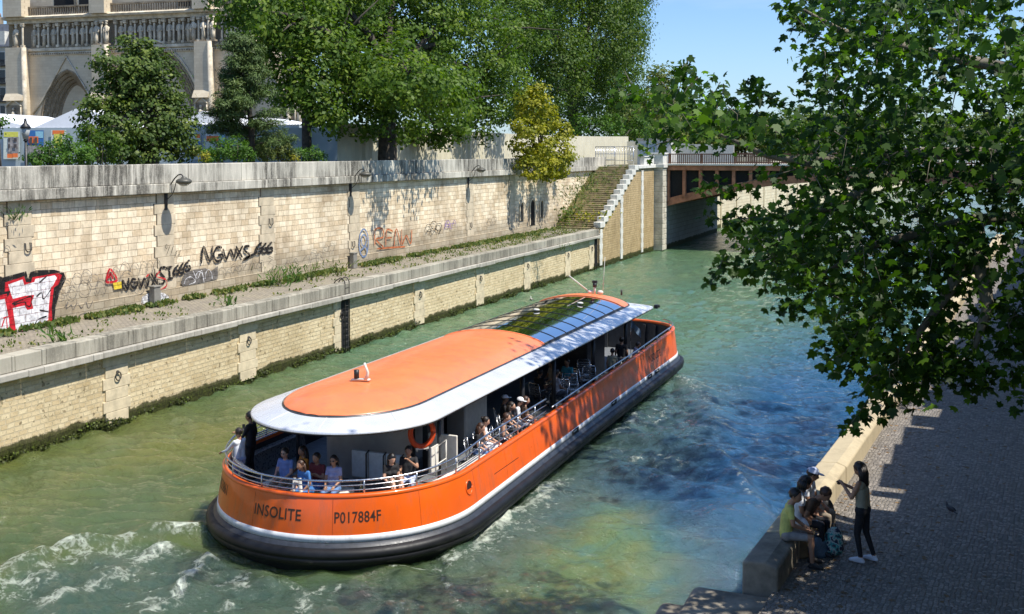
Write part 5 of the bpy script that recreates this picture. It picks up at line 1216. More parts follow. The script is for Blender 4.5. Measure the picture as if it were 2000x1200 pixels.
# buttresses with side colonnette
butt=[]
for (pa,pb) in ((25,58),(192,218),(391,419),(560,590)):
    a,_=fu(pa,150); b,_=fu(pb,150); butt.append((a,b)); mb=MB(); mb.bb(a,b,-1.5,.2,0,VG); mb.bb(a-.15,b+.15,-1.7,.2,VGT+.8,VGT+3.6)
    mb.add([(a-.1,-2.1,9.3),(b+.1,-2.1,9.3),(b+.1,-1.5,10.4),(a-.1,-1.5,10.4),(a-.1,-1.5,9.3),(b+.1,-1.5,9.3)],[(0,1,2,3),(0,3,4),(1,5,2),(0,4,5,1)])
    bt=fin('buttress',mb,M_NB); mb=MB(); mb.tube([(b+.12,-1.3,0),(b+.12,-1.3,VG)],.36,10); mb.build('colonnette',M_NL,bt)
    m_=(a+b)/2; mb=MB(); mb.bb(a+.25,b-.25,-1.56,-1.49,5.0,8.6); mb.build('niche',M_ND,bt); mb=MB()
    mb.tube([(m_,-1.8,5.4),(m_,-1.8,6.4),(m_,-1.8,7.4),(m_,-1.8,7.7)],[.42,.38,.30,.12],8); mb.ball((m_,-1.8,8.0),(.2,.2,.26)); mb.build('niche_statue',M_NL,bt)
    mb=MB(); mb.tube([(a+.2,-1.8,5),(a+.2,-1.8,8.4)],.1,6); mb.tube([(b-.2,-1.8,5),(b-.2,-1.8,8.4)],.1,6); mb.tube([(a+.1,-1.8,8.4),(m_,-1.8,9.5),(b-.1,-1.8,8.4)],.13,6); mb.build('niche_canopy',M_NL,bt)
# kings gallery
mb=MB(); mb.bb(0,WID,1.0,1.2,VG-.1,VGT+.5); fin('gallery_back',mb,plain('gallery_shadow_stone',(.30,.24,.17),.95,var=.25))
mb=MB(); mb.bb(-.2,WID+.2,-.35,1.1,VG-.55,VG-.12); mb.bb(-.1,WID+.1,-.2,.6,VG-1.2,VG-.75); fin('string_course',mb,M_NL,.05)
mb=MB(); k=0; x=.3
while x<WID: mb.box((x,-.25,VG-.98),(.16,.18,.2)); x+=.4
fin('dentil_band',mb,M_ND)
mb=MB(); mb.bb(-.3,WID+.3,-.1,1.2,VGT-.1,VGT+.45); mb.add([(-.5,-.9,VGT+.45),(WID+.5,-.9,VGT+.45),(WID+.5,-1.05,VGT+.75),(-.5,-1.05,VGT+.75),(-.5,1,VGT+.45),(WID+.5,1,VGT+.45),(WID+.5,.3,VGT+1.25),(-.5,.3,VGT+1.25)],[(0,1,2,3),(3,2,6,7),(0,4,5,1),(0,3,7,4),(1,5,6,2)]); fin('gallery_cornice',mb,M_NL)
pk=[41]+[66+18.85*i for i in range(27)]
kings=[fu(p,70)[0] for p in pk if fu(p,70)[0]<WID-.5]
q=random.Random(1)
for i,u in enumerate(kings):
    inb=any(a-.6<u<b+.6 for a,b in butt); yo=-1.0 if inb else .25
    mb=MB(); s=q.choice((-1,1)); H=VGT-VG
    mb.tube([(u,yo,VG+.25),(u+.03*s,yo,VG+H*.3),(u-.02*s,yo,VG+H*.55),(u,yo,VG+H*.70),(u,yo,VG+H*.745)],[.40,.37,.36,.40,.13],9,flat=.75)
    mb.ball((u+.02*s,yo-.03,VG+H*.82),(.20,.21,.27),8,6); mb.tube([(u,yo,VG+H*.86),(u,yo,VG+H*.93)],[.21,.25],8)
    mb.tube([(u-.38,yo,VG+H*.68),(u-.42,yo-.15,VG+H*.5),(u-.1*s,yo-.38,VG+H*.48)],[.13,.12,.09],6); mb.tube([(u+.38,yo,VG+H*.68),(u+.42,yo-.15,VG+H*.5),(u+.15*s,yo-.38,VG+H*.55)],[.13,.12,.09],6)
    mb.tube([(u+.3*s,yo-.3,VG+H*.1),(u+.26*s,yo-.35,VG+H*.6)],.05,5)
    st_=fin('king_statue',mb,M_NL)
    um=(u+(kings[i+1] if i+1<len(kings) else u+1.45))/2
    mb=MB(); yc=-1.0 if any(a<um<b+.5 for a,b in butt) else .0; mb.tube([(um,yc,VG+.35),(um,yc,VG+H*.80)],.16,8); mb.box((um,yc,VG+.2),(.5,.5,.36)); mb.box((um,yc,VG+H*.86),(.46,.46,.3),taper=1.3); mb.box((um,yc,VG+H*.93),(.62,.5,.14))
    fin('gallery_column',mb,M_NL,.02)
    mb=MB(); mb.box((u,yo,VG+.12),(.9,.8,.24)); mb.build('plinth',M_ND,st_)
# balustrade and the storey above
vb=fu(250,27)[1]; mb=MB(); x=.2
while x<WID: mb.box((x,-.1,vb+.75),(.16,.16,1.3)); x+=.42
mb.bb(0,WID,-.3,.1,vb+1.4,vb+1.65); mb.bb(0,WID,-.3,.1,vb-.05,vb+.12); fin('balustrade',mb,M_ND)
mb=MB(); mb.bb(0,WID,1.8,2.2,VGT,VGT+16); fin('upper_wall',mb,M_NB)
for (a,b) in ((7,11),(11.6,15.6),(29,33),(33.6,37.6)):
    mb=MB(); A=arch_pts(b-a,8.5); mb.add([((a+b)/2+x,1.78,vb+1+z) for x,z in A],[tuple(range(len(A)))]); w_=fin('window',mb,M_DARK); mb=MB(); mb.tube([((a+b)/2+x,1.7,vb+1+z) for x,z in A[1:]],.2,6); mb.build('frame',M_NL,w_)
mb=MB(); mb.bb(0,WID,2.2,14,0,VGT+16); fin('body',mb,M_NB)

# ---- apartment building at the far left
q0=atD(2,222,200); AB=empty('apartment_building',(q0.x-7.6,q0.y,ZS),R(6),'cream city apartment block with grey mansard roof at the far left edge','building')
mb=MB(); mb.bb(-12,9,0,12,0,21.0); mb.build('wall',plain('stucco',(.55,.50,.40),.9,var=.12,scale=.5),AB)
mb=MB(); mb.add([(-12.2,-.3,21),(9.3,-.3,21),(9.3,12,21),(-12.2,12,21),(-11,2.0,25.5),(8.2,2.0,25.5),(8.2,10.5,25.5),(-11,10.5,25.5)],[(0,1,5,4),(1,2,6,5),(2,3,7,6),(3,0,4,7),(4,5,6,7)]); rf=mb.build('roof',plain('slate',(.10,.11,.13),.6,var=.2,scale=2),AB)
for x in (-6,2.5,7.2):
    mb=MB(); mb.bb(x-.9,x+.9,4,5,25,27.2); 
    for j in range(5): mb.tube([(x-.7+.35*j,4.5,27.2),(x-.7+.35*j,4.5,27.9)],.12,6)
    mb.build('chimney',M_ND,rf)
for x in (-8,-4,0,4.2,7.4):
    mb=MB(); mb.bb(x-.7,x+.7,-.1,1.6,21.4,23.9); mb.build('dormer',M_WHT,rf)
    for fl_ in range(6):
        z=1.2+fl_*3.3; mb=MB(); mb.bb(x-.62,x+.62,-.03,.1,z,z+2.3); w_=mb.build('window',plain('window_dark',(.03,.035,.04),.2),AB); mb=MB(); mb.bb(x-.75,x-.62,-.08,.05,z,z+2.4); mb.bb(x+.62,x+.75,-.08,.05,z,z+2.4); mb.bb(x-.75,x+.75,-.1,.05,z+2.3,z+2.5); mb.build('frame',M_WHT,w_)
for fl_ in range(1,6):
    z=1.1+fl_*3.3; mb=MB(); mb.bb(-12,9.2,-.8,0,z-.25,z-.05); k=-12
    while k<9.2: mb.bb(k,k+.05,-.78,-.74,z-.05,z+.9); k+=.25
    mb.bb(-12,9.2,-.8,-.72,z+.85,z+.95); mb.build('balcony',M_IRON,AB)

# ---- tents and printed hoardings on the square
M_TENT=plain('tent_white',(.80,.81,.83),.55,var=.05,scale=1); M_TW=plain('tent_wall',(.42,.50,.56),.7,var=.08)
def tent(label,pts_front,dy,D,wall=True):
    """front outline of the roof in px: eave-left, apex, eave-right at depth D"""
    a,b,c=[np.array(atD(x,y,D)) for x,y in pts_front]; back=np.array([-.30,.95,0])*dy
    T=empty('white_tent',((a[0]+c[0])/2,(a[1]+c[1])/2,ZS),0,label,'tent','white tents on the square')
    mb=MB(); A,B,C_=a+back,b+back,c+back; sag=(a+c)/2
    mb.add([a,b,B,A],[(0,1,2,3)]); mb.add([b,c,C_,B],[(0,1,2,3)]); mb.add([a,c,b],[(0,1,2)]); mb.add([A,C_,B],[(0,2,1)]); P_(mb.build('roof',M_TENT),T)
    mb=MB(); 
    for (p,q_) in ((a,c),(c,C_),(C_,A),(A,a)): mb.add([p,q_,(q_[0],q_[1],ZS),(p[0],p[1],ZS)],[(0,1,2,3)])
    P_(mb.build('wall',M_TW),T)
    mb=MB(); n=22
    for k in range(n): p=a+(c-a)*(k+.5)/n; mb.ball((p[0],p[1],p[2]-.02),(.22,.1,.10),6,4)
    P_(mb.build('valance',M_TENT),T); return T
tent('long low white tent roof at the far left edge',((-260,250),(-70,218),(70,251)),14,92)
tent('pointed white tent with its gable toward the river left of the linden',((62,252),(158,208),(262,252)),16,88)
tent('white tent roof showing between linden and pine',((330,243),(395,217),(468,243)),14,92)
tent('small white tent roof right of the pine',((463,245),(500,228),(585,243)),10,96)
HG=empty('printed_hoarding',tuple(atD(300,300,84)),0,'grey blue site hoarding with colourful printed posters behind the parapet','hoarding')
mb=MB(); a=atD(-60,252,84); b=atD(690,250,84); mb.add([(a.x,a.y,ZS),(b.x,b.y,ZS),(b.x,b.y,11.55),(a.x,a.y,11.55)],[(0,1,2,3)]); P_(mb.build('panel',plain('hoarding_blue',(.36,.43,.46),.6,var=.08,scale=.6)),HG)
def poster(px0,px1,py0,py1,shapes,label):
    def pt(px,py,k): p=np.array(atD(px,py,83.9)); return tuple(p-fw*(.03+.02*k))
    mb=MB(); mb.add([pt(px0,py1,0),pt(px1,py1,0),pt(px1,py0,0),pt(px0,py0,0)],[(0,1,2,3)]); base_=P_(mb.build('poster',plain('poster_pale',(.55,.6,.55),.6)),HG); base_['label']=label
    for i,(x0,x1,y0,y1,mt) in enumerate(shapes):
        mb=MB(); mb.add([pt(x0,y1,i+1),pt(x1,y1,i+1),pt(x1,y0,i+1),pt(x0,y0,i+1)],[(0,1,2,3)]); o=mb.build('print',mt); o.parent=base_
PY=plain('p_yellow',(.62,.60,.10),.6); PO=plain('p_orange',(.75,.18,.04),.6); PB=plain('p_blue',(.03,.14,.38),.6); PG=plain('p_grey',(.30,.28,.27),.6,var=.4,scale=4); PL=plain('p_cyan',(.25,.5,.62),.6); PD=plain('p_dark',(.07,.06,.06),.6); PR=plain('p_red',(.6,.06,.12),.6)
poster(7,39,257,311,[(8,36,258,268,PY),(16,37,268,300,PG),(17,21,270,277,PD),(28,34,270,277,PD),(17,21,282,289,PD),(28,34,282,289,PD),(16,27,301,309,PO),(27,37,300,308,PO)],'yellow grey and orange poster left of the old lamp')
poster(55,86,255,312,[(55,86,255,285,PB),(70,85,257,270,PL),(57,66,267,280,PO),(67,76,267,280,PO),(59,64,269,285,PD),(69,74,269,285,PD),(55,86,285,312,PG)],'dark blue poster with orange arches')
poster(100,130,254,312,[(103,126,255,263,PO),(106,122,262,290,PY)],'poster with orange top')
poster(374,392,262,312,[(382,391,262,270,PO),(375,391,276,286,PB),(375,391,286,300,PR),(377,384,300,306,PO)],'blue and red poster right of the linden')
poster(402,440,245,312,[(404,420,247,266,plain('p_white',(.6,.63,.66),.6)),(405,408,250,258,PG),(412,415,250,258,PG),(404,440,266,276,PO),(428,440,262,312,PL)],'pale poster with grey window drawing')
# corrugated cream hoarding
CH=empty('corrugated_hoarding',(-36.5,90,ZS),0,'long cream corrugated hoarding along the street behind the trees','hoarding')
mb=MB(); mb.smooth=True; rows=[]; y=59.2; k=0
while y<128: rows.append([(-36.6+(.07 if k%4 in(0,1) else -.07)-.03*max(0,y-100),y,ZS),(-36.6+(.07 if k%4 in(0,1) else -.07)-.03*max(0,y-100),y,11.5+.25*math.sin(y*.05))]); y+=.22; k+=1
mb.smooth=False; mb.grid(rows); P_(mb.build('sheet',plain('cream_sheet',(.62,.57,.42),.6,var=.08,scale=.8)),CH)
# temporary fence and cabin by the stairs
tf=empty('mesh_fence',(XW-2,100,ZS),0,'light wire mesh site fence at the top of the stairs','fence')
mb=MB()
for (xa,ya,xb,yb) in ((XW-1,99,XQ-.6,96.8),(XW-1,99,XW-3,112)):
    n=14
    for k in range(n+1): f=k/n; mb.tube([(xa+(xb-xa)*f,ya+(yb-ya)*f,ZS),(xa+(xb-xa)*f,ya+(yb-ya)*f,ZS+2)],.035 if k in(0,7,n) else .012,4)
    for z in (.1,.7,1.3,2.0): mb.tube([(xa,ya,ZS+z),(xb,yb,ZS+z)],.025,4)
P_(mb.build('mesh_panel',M_STE),tf)
q0=atX(1252,300,-30.5); cb=empty('site_cabin',(q0.x,q0.y+4,ZS+.1),R(3),'small white site cabin with a window behind the stairs','cabin')
mb=MB(); mb.bb(-1.5,2.2,0,3,0,2.7); mb.build('wall',M_WHT,cb); mb=MB(); mb.bb(-1.2,.6,-.04,.05,.9,2.3); w_=mb.build('window',plain('cabin_glass',(.35,.45,.5),.2),cb); mb=MB(); mb.bb(-.33,-.27,-.07,.02,.9,2.3); mb.bb(-1.3,.7,-.07,.02,2.3,2.4); mb.bb(-1.3,.7,-.07,.02,.8,.9); mb.build('frame',M_WHT,w_)
mb=MB(); mb.bb(-1.6,2.3,-.1,3.1,2.7,2.85); mb.build('roof',M_STE,cb)
bf=empty('hoarding_wall',(-22,127,8.4),0,'pale flat panels on the far side of the bridge deck','hoarding')
mb=MB(); 
for k in range(5): mb.bb(-37+k*2.6,-37+k*2.6+2.54,126,126.15,8.3,10.9-.12*k)
P_(mb.build('panel',plain('panel_pale',(.80,.76,.62),.7,var=.1)),bf)
# old street lamp
q0=atX(51,318,-33.5); ol=empty('old_lamp',(q0.x,q0.y,ZS),0,'old fashioned black street lamp with glass lantern at the far left','street lamp')
zt=atX(51,272,-33.5).z
mb=MB(); mb.tube([(0,0,0),(0,0,.5),(0,0,.6),(0,0,zt-ZS)],[.13,.11,.06,.045],8); mb.ball((0,0,zt-ZS-.05),(.09,.09,.06)); mb.build('post',M_BLK,ol)
mb=MB(); h=zt-ZS; mb.tube([(0,0,h),(0,0,h+.42)],[.10,.19],6); mb.build('lantern_glass',plain('lantern',(.35,.36,.34),.2),ol); mb=MB(); mb.tube([(0,0,h+.42),(0,0,h+.52),(0,0,h+.62),(0,0,h+.7)],[.22,.17,.07,.06],6); mb.ball((0,0,h+.74),(.05,.05,.07)); mb.build('lantern_cap',M_BLK,ol)

# ---- weeds, moss, grass
def tufts(pts,h,seed,spread=.12,per=16,mat=None,name='grass',w=NEEDLE,parent=None,ls=None):
    r=np.random.default_rng(seed); P=np.repeat(np.array(pts,float),per,0); n=len(P); P[:,:2]+=r.normal(0,spread,(n,2)); hh=h*r.uniform(.4,1.1,n); P[:,2]+=hh*.4
    U=r.normal(size=(n,3))*.38+np.array((0,0,1.0)); N=r.normal(size=(n,3))*.6+np.array((.8,-.5,.1))
    return leaves_mesh(name,P,N,(ls or h),w,mat,None,seed,updir=U,fold=.05,tint=r.random(n))
LF_W=leafmat('weed',(.05,.09,.02),(.11,.15,.035),(.24,.22,.07)); LF_G=leafmat('weed_green',(.03,.09,.015),(.07,.15,.03),(.15,.2,.05)); LF_M=leafmat('moss',(.02,.025,.008),(.05,.06,.012),(.10,.14,.02),trans=.05)
q=random.Random(6); pts=[]
for (px0,px1,n,sp) in ((0,100,10,.25),(95,340,80,.22),(340,520,45,.25),(500,720,90,.35),(700,900,130,.3),(880,1090,160,.5)):
    cs=[(q.uniform(px0,px1),q.uniform(.4,1.6)) for _ in range(max(3,n//9))]
    for k in range(n):
        c_=q.choice(cs); px=c_[0]+q.gauss(0,5); y=atX(px,500,XW).y; pts.append((XW+.10+abs(q.gauss(0,sp)),y+q.gauss(0,.2),ZQ))
tag(tufts(pts,.40,1,.12,20,LF_W,'grass',DIA,ls=.20),'dry green weeds along the foot of the graffiti wall','grass',kind='stuff')
pts=[]
for k in range(260):
    y=q.uniform(60,84.5); pts.append((q.uniform(XW+.2,XQ-.8),y,ZQ))
for k in range(160): pts.append((q.uniform(XW+.2,XQ-.8),q.uniform(10,60),ZQ))
o=tag(tufts(pts,.22,2,.2,8,LF_W,'grass_patches',DIA,ls=.12),'sparse grass growing between the quay stones','grass',kind='stuff')
pts=[]
for k in range(260):
    y=YST+q.uniform(.2,11.3); z=ZQ+math.floor((y-YST)/run+0)*rise+rise
    if q.random()<.5: x=XW+.1+abs(q.gauss(0,.7))
    else: x=q.uniform(XW+.1,XQ-.7)
    pts.append((min(x,XQ-.7),y,z))
tag(tufts(pts,.2,3,.08,7,LF_W,'stair_weeds',DIA,ls=.15),'weeds growing out of the stair treads','weeds',kind='stuff')
# moss fringe at the waterline
pts=[]; 
for k in range(8200):
    y=6+98*q.random()**1.3
    if math.sin(y*.9)+math.sin(y*2.3+1)+math.sin(y*.31)<q.uniform(-1.6,1.0): continue
    pts.append((XQ-.22+q.uniform(0,.10),y,q.uniform(-.06,.22+.16*math.sin(y*1.7)*math.sin(y*.37))))
P=np.array(pts); r=np.random.default_rng(8); P=np.repeat(P,4,0)+r.normal(0,.06,(len(P)*4,3))*np.array((.6,1,.7)); N=np.tile(np.array((1.0,0,.35)),(len(P),1))+r.normal(0,.6,(len(P),3))
tag(leaves_mesh('river_moss',P,N,.085,ROUND,LF_M,None,8),'dark green moss and weed fringe at the waterline of the left wall','moss',kind='stuff')
# single plants
def plant(px,py,h,label,mat=LF_G,per=60,sp=.16,ls=.3,z=ZQ,X=None,shape=NEEDLE,grp='tall weeds on the left quay'):
    p=atz(px,py,z) if X is None else atX(px,py,X); T=empty('weed_plant',tuple(p),0,label,'plant',grp)
    r=np.random.default_rng(px); P=np.repeat(np.array([[0,0,0.]]),per,0); P[:,:2]+=r.normal(0,sp,(per,2)); t_=r.uniform(0,1,per); P[:,2]+=t_*h; P[:,:2]*=(1+t_[:,None]*.6)
    U=np.concatenate([P[:,:2]*1.2,np.ones((per,1))],1)+r.normal(0,.2,(per,3)); N=r.normal(size=(per,3))
    leaves_mesh('leaves',P,N,ls,shape,mat,T,px,updir=U,fold=.05)
    mb=MB()
    for k in range(6): a=r.uniform(0,6.28); mb.tube([(0,0,0),(sp*math.cos(a)*1.4,sp*math.sin(a)*1.4,h)],[.015,.005],4)
    mb.build('stems',plain('stem_green',(.10,.13,.04),.8),T)
plant(113,672,.55,'spiky green weed at the coping edge right of the red and white graffiti',ls=.42,per=40,sp=.18)
plant(445,600,.4,'lone clump of upright grass on the quay below the upper black lettering',ls=.4,per=30,sp=.14)
plant(543,560,.9,'tall green weed against the wall right of the upper black lettering',per=120,ls=.35,sp=.3)
plant(576,552,.8,'slim tall green weed right of the tallest one',per=70,ls=.35,sp=.2)
plant(608,548,.9,'thin weed with reddish foot on the open quay',mat=LF_W,per=60,ls=.3,sp=.25)
plant(660,540,.8,'wispy yellow weed left of the blue oval tag',mat=LF_W,per=70,ls=.3,sp=.4)
plant(1007,440,1.6,'tall shrubby weed beside the blind doorway',mat=LF_W,per=160,ls=.35,sp=.5)
plant(1040,448,1.2,'bushy green weed below the blind doorway',mat=LF_G,per=160,ls=.35,sp=.6)
plant(1105,445,1.8,'leafy grey green shrub at the left foot of the stairs',mat=LF_LI,per=260,ls=.3,sp=.55,shape=DIA)
plant(1122,400,1.5,'dry shrub against the wall halfway up the stairs',mat=LF_W,per=200,ls=.35,sp=.5,z=5.6)
plant(1145,372,1.2,'dry brown shrub against the wall near the top of the stairs',mat=LF_W,per=160,ls=.35,sp=.4,z=7.0)
plant(1150,430,.8,'yellow flowering weed on the lower steps',mat=LF_YE,per=120,ls=.25,sp=.7,z=3.9,shape=DIA)
plant(28,430,.5,'small green plant rooted high in the wall above the red and white graffiti',mat=LF_G,per=70,ls=.22,sp=.2,z=7.0,X=XW+.1)
plant(1095,490,.5,'green tuft on the ledge of the low wall nearest the stairs',mat=LF_G,per=50,ls=.22,sp=.3,z=2.8,X=XQ+.12)
# ------------------------------------------------------------------ people
SK=[plain('skin_fair',(.55,.32,.22),.5,var=.08),plain('skin_tan',(.36,.19,.115),.5,var=.08),plain('skin_dark',(.12,.06,.04),.5,var=.08)]
def cloth(n,c,var=.15): return plain('cloth_'+n,c,.85,var=var,scale=9,bump=.2)
C_={'black':cloth('black',(.015,.015,.018)),'white':cloth('white',(.72,.73,.76),.06),'blue':cloth('blue',(.16,.25,.50)),'lav':cloth('lavender',(.33,.33,.50)),'dred':cloth('dark_red',(.15,.025,.03)),'orange':cloth('orange',(.55,.20,.02)),'bblue':cloth('bright_blue',(.06,.20,.50)),'khaki':cloth('khaki',(.28,.23,.17)),'denim':cloth('denim',(.12,.22,.42)),'grey':cloth('grey',(.28,.27,.26)),'dgrey':cloth('dark_grey',(.07,.07,.08)),'yellow':cloth('yellow',(.55,.55,.16)),'teal':cloth('teal',(.05,.30,.36)),'lblue':cloth('light_blue',(.45,.52,.72)),'olive':cloth('olive',(.30,.28,.20)),'brown':cloth('brown',(.09,.055,.035)),'pale':cloth('pale',(.50,.45,.45))}
HR={'black':plain('hair_black',(.010,.008,.008),.45,var=.3,scale=20),'brown':plain('hair_brown',(.055,.025,.014),.5,var=.4,scale=20),'dark':plain('hair_dark',(.022,.014,.010),.5,var=.4,scale=20)}
SHOE=plain('shoe_white',(.72,.73,.78),.6,var=.05); SHOED=plain('shoe_dark',(.03,.03,.03),.6)
EYE=plain('eye_dark',(.01,.01,.01),.3); LIP=plain('lip',(.35,.10,.09),.5)
def V3(*a): return Vector(a)
def base_pose(kind,w=1.0):
    if kind=='stand':
        J=dict(pel=V3(0,0,.93),che=V3(0,.0,1.24),nec=V3(0,-.01,1.45),hed=V3(0,.03,1.585))
        for s,n in((-1,'l'),(1,'r')):
            J['sh'+n]=V3(.175*s*w,-.01,1.40);J['el'+n]=V3(.235*s*w,-.04,1.13);J['wr'+n]=V3(.24*s*w,.06,.89);J['hi'+n]=V3(.088*s,0,.91);J['kn'+n]=V3(.10*s,.03,.50);J['an'+n]=V3(.105*s,-.02,.09);J['to'+n]=V3(.125*s,.14,.035)
    else:
        J=dict(pel=V3(0,0,.55),che=V3(0,-.03,.86),nec=V3(0,-.02,1.07),hed=V3(0,.03,1.205))
        for s,n in((-1,'l'),(1,'r')):
            J['sh'+n]=V3(.175*s*w,-.02,1.02);J['el'+n]=V3(.22*s*w,.05,.76);J['wr'+n]=V3(.13*s*w,.27,.66);J['hi'+n]=V3(.09*s,.02,.54);J['kn'+n]=V3(.13*s,.42,.53);J['an'+n]=V3(.13*s,.44,.09);J['to'+n]=V3(.15*s,.60,.035)
    return J
def lean(J,deg,side=0.0,twist=0.0):
    M=Matrix.Rotation(R(-deg),3,'X')@Matrix.Rotation(R(side),3,'Y')@Matrix.Rotation(R(twist),3,'Z'); p=J['pel'].copy()
    for k in ('che','nec','hed','shl','shr','ell','elr','wrl','wrr'): J[k]=p+M@(J[k]-p)
def human(label,loc,rz,kind='sit',top='white',bottom='denim',skin=0,hair='brown',hs='short',sleeve='short',legs='long',shoe=None,fem=False,J=None,leanf=0,side=0,twist=0,cap=None,glasses=False,fine=False,ov=None,scale=1.0,group=None,headturn=0,headdown=0):
    w=.9 if fem else 1.0; J=base_pose(kind,w)
    if leanf or side or twist: lean(J,leanf,side,twist)
    for k,v in (ov or {}).items(): J[k]=Vector(v)
    T=empty('person',loc,rz,label,'person',group); T.scale=(scale,)*3
    seg=[]   # a,b,ra,rb,material index fn
    tp,bt,sk_,sh_=1,2,0,3
    arm=tp if sleeve=='long' else None
    A=lambda a,b,ra,rb,m:seg.append((J[a] if isinstance(a,str) else a,J[b] if isinstance(b,str) else b,ra,rb,m))
    pel,che,nec,hed=J['pel'],J['che'],J['nec'],J['hed']
    ax=(J['shr']-J['shl']).normalized(); hx=(J['hir']-J['hil']).normalized()
    for s in(-1,1):
        A(pel+hx*.065*s,che+ax*.065*s,.105 if not fem else .10,.108 if not fem else .095,tp); 
    A(J['hil'],J['hir'],.108,.108,bt); A(J['shl']*.82+J['shr']*.18+(che-nec)*.22,J['shr']*.82+J['shl']*.18+(che-nec)*.22,.082,.082,tp)
    A(che,nec+(che-nec)*.35,.11,.075,tp)
    if fem:
        f=ax.cross((nec-che).normalized())*-1
        for s in(-1,1): A(che+ax*.07*s+f*.085,che+ax*.07*s+f*.09,.06,.06,tp)
    A(nec+(che-nec)*.1,hed+(nec-hed)*.35,.055,.052,sk_)
    for n in'lr':
        A('sh'+n,'el'+n,.054 if not fem else .046,.040,('arm',sleeve)); A('el'+n,'wr'+n,.039,.027,('fore',sleeve))
        A('hi'+n,'kn'+n,.088,.060,('thigh',legs)); A('kn'+n,'an'+n,.056,.037,('calf',legs)); A('an'+n,'to'+n,.042,.034,sh_)
        v=(J['to'+n]-J['an'+n]); A(J['an'+n]-V3(v.x,v.y,0)*.22+V3(0,0,-.045),'to'+n,.036,.030,sh_)
    # head frame
    HT=Matrix.Rotation(R(headturn),3,'Z')@Matrix.Rotation(R(-headdown),3,'X')
    hf=HT@V3(0,1,0); hu=HT@V3(0,0,1); hr=HT@V3(1,0,0)
    A(hed+hu*.03-hf*.012,hed+hu*.035-hf*.02,.088,.088,sk_); A(hed-hu*.035+hf*.022,hed-hu*.05+hf*.035,.066,.050,sk_); A(hed+hf*.03,hed+hu*.05+hf*.02,.072,.072,sk_)
    A(hed+hf*.092+hu*.0,hed+hf*.105-hu*.022,.012,.017,sk_)
    for s in(-1,1): A(hed+hr*.083*s+hu*.01-hf*.01,hed+hr*.083*s-hu*.02-hf*.005,.016,.012,sk_)
    for n,s in(('l',-1),('r',1)):
        d=(J['wr'+n]-J['el'+n]).normalized(); A(J['wr'+n],J['wr'+n]+d*.075,.026,.030,sk_)
    if legs=='skirt':
        A(pel,(J['knl']+J['knr'])/2,.12,.16,bt)
    mb=MB()
    for a,b,ra,rb,m in seg:
        a=Vector(a);b=Vector(b); mb.ball(a,ra,10,6); mb.ball(b,rb,10,6)
        if (b-a).length>.004: mb.tube([a,b],[ra,rb],12)
    o=mb.build('tmp',[SK[0]]); rm=o.modifiers.new('r','REMESH'); rm.mode='VOXEL'; rm.voxel_size=.013 if fine else .019; rm.use_smooth_shade=True
    sm=o.modifiers.new('s','SMOOTH'); sm.iterations=3; sm.factor=.5
    dg=bpy.context.evaluated_depsgraph_get(); dg.update(); me=bpy.data.meshes.new_from_object(o.evaluated_get(dg)); bpy.data.objects.remove(o)
    me.name='body'; nf=len(me.polygons); nv=len(me.vertices)
    co_=np.empty(nv*3); me.vertices.foreach_get('co',co_); co_=co_.reshape(-1,3)
    cen=np.empty(nf*3); me.polygons.foreach_get('center',cen); cen=cen.reshape(-1,3)
    bestd=np.full(nf,1e9); mi=np.zeros(nf,int)
    for a,b,ra,rb,m in seg:
        a=np.array(a);b=np.array(b); ab=b-a; L=max(1e-9,ab@ab); t_=np.clip(((cen-a)@ab)/L,0,1); d=np.linalg.norm(cen-(a+t_[:,None]*ab),axis=1)-(ra+(rb-ra)*t_)
        if isinstance(m,tuple):
            kd,st=m
            if kd=='arm': mm=np.where(t_<{'none':-1,'short':.62,'long':2}[st],tp,sk_)
            elif kd=='fore': mm=np.where(t_<{'none':-1,'short':-1,'long':.95}[st],tp,sk_)
            elif kd=='thigh': mm=np.where(t_<{'long':2,'shorts':.85,'skirt':.9}[st],bt,sk_)
            else: mm=np.where(t_<{'long':.92,'shorts':-1,'skirt':-1}[st],bt,sk_)
        else: mm=np.full(nf,m)
        c=d<bestd; bestd=np.where(c,d,bestd); mi=np.where(c,mm,mi)
    # hands: four fingers and a thumb, gently curled; eyes and lips
    hb=MB(); hb.cur=0
    for n,s in(('l',-1),('r',1)):
        wr=J['wr'+n]; d=(wr-J['el'+n]).normalized(); side_=d.cross(V3(0,0,1)); 
        if side_.length<.2: side_=V3(1,0,0)
        side_.normalize(); pn=side_.cross(d).normalized()
        if pn.z>0: pn=-pn
        kb=wr+d*.088
        for k,(off,ln) in enumerate(((-.027,.062),(-.009,.074),(.009,.070),(.026,.055))):
            b0=kb+side_*off; p1=b0+(d*.9+pn*.25).normalized()*ln*.45; p2=p1+(d*.5+pn*.8).normalized()*ln*.35; p3=p2+(pn*.9-d*.2).normalized()*ln*.25
            hb.tube([b0-d*.012,p1,p2,p3],[.0095,.009,.008,.006],6)
        ts=side_*(-s if False else (1 if (side_.dot(-ax)*s)>0 else -1)); t0=wr+d*.03+ts*.024
        hb.tube([t0,t0+(ts*.6+d*.6+pn*.2)*.035,t0+(ts*.4+d*.9+pn*.5)*.058],[.012,.010,.007],6)
    hb.cur=4
    for s in(-1,1): hb.ball(hed+hf*.083+hr*.030*s+hu*.022,(.011,.007,.007),6,4)
    hb.cur=5; hb.ball(hed+hf*.090-hu*.043,(.022,.008,.007),6,4)
    V=list(map(tuple,co_)); Fc=[tuple(p.vertices) for p in me.polygons]; off=len(V)
    m2=bpy.data.meshes.new('body'); m2.from_pydata(V+hb.v,[],Fc+[tuple(i+off for i in f) for f in hb.f])
    sh_m=shoe or SHOED
    for mt in (SK[skin],C_[top],C_[bottom],sh_m,EYE,LIP): m2.materials.append(mt)
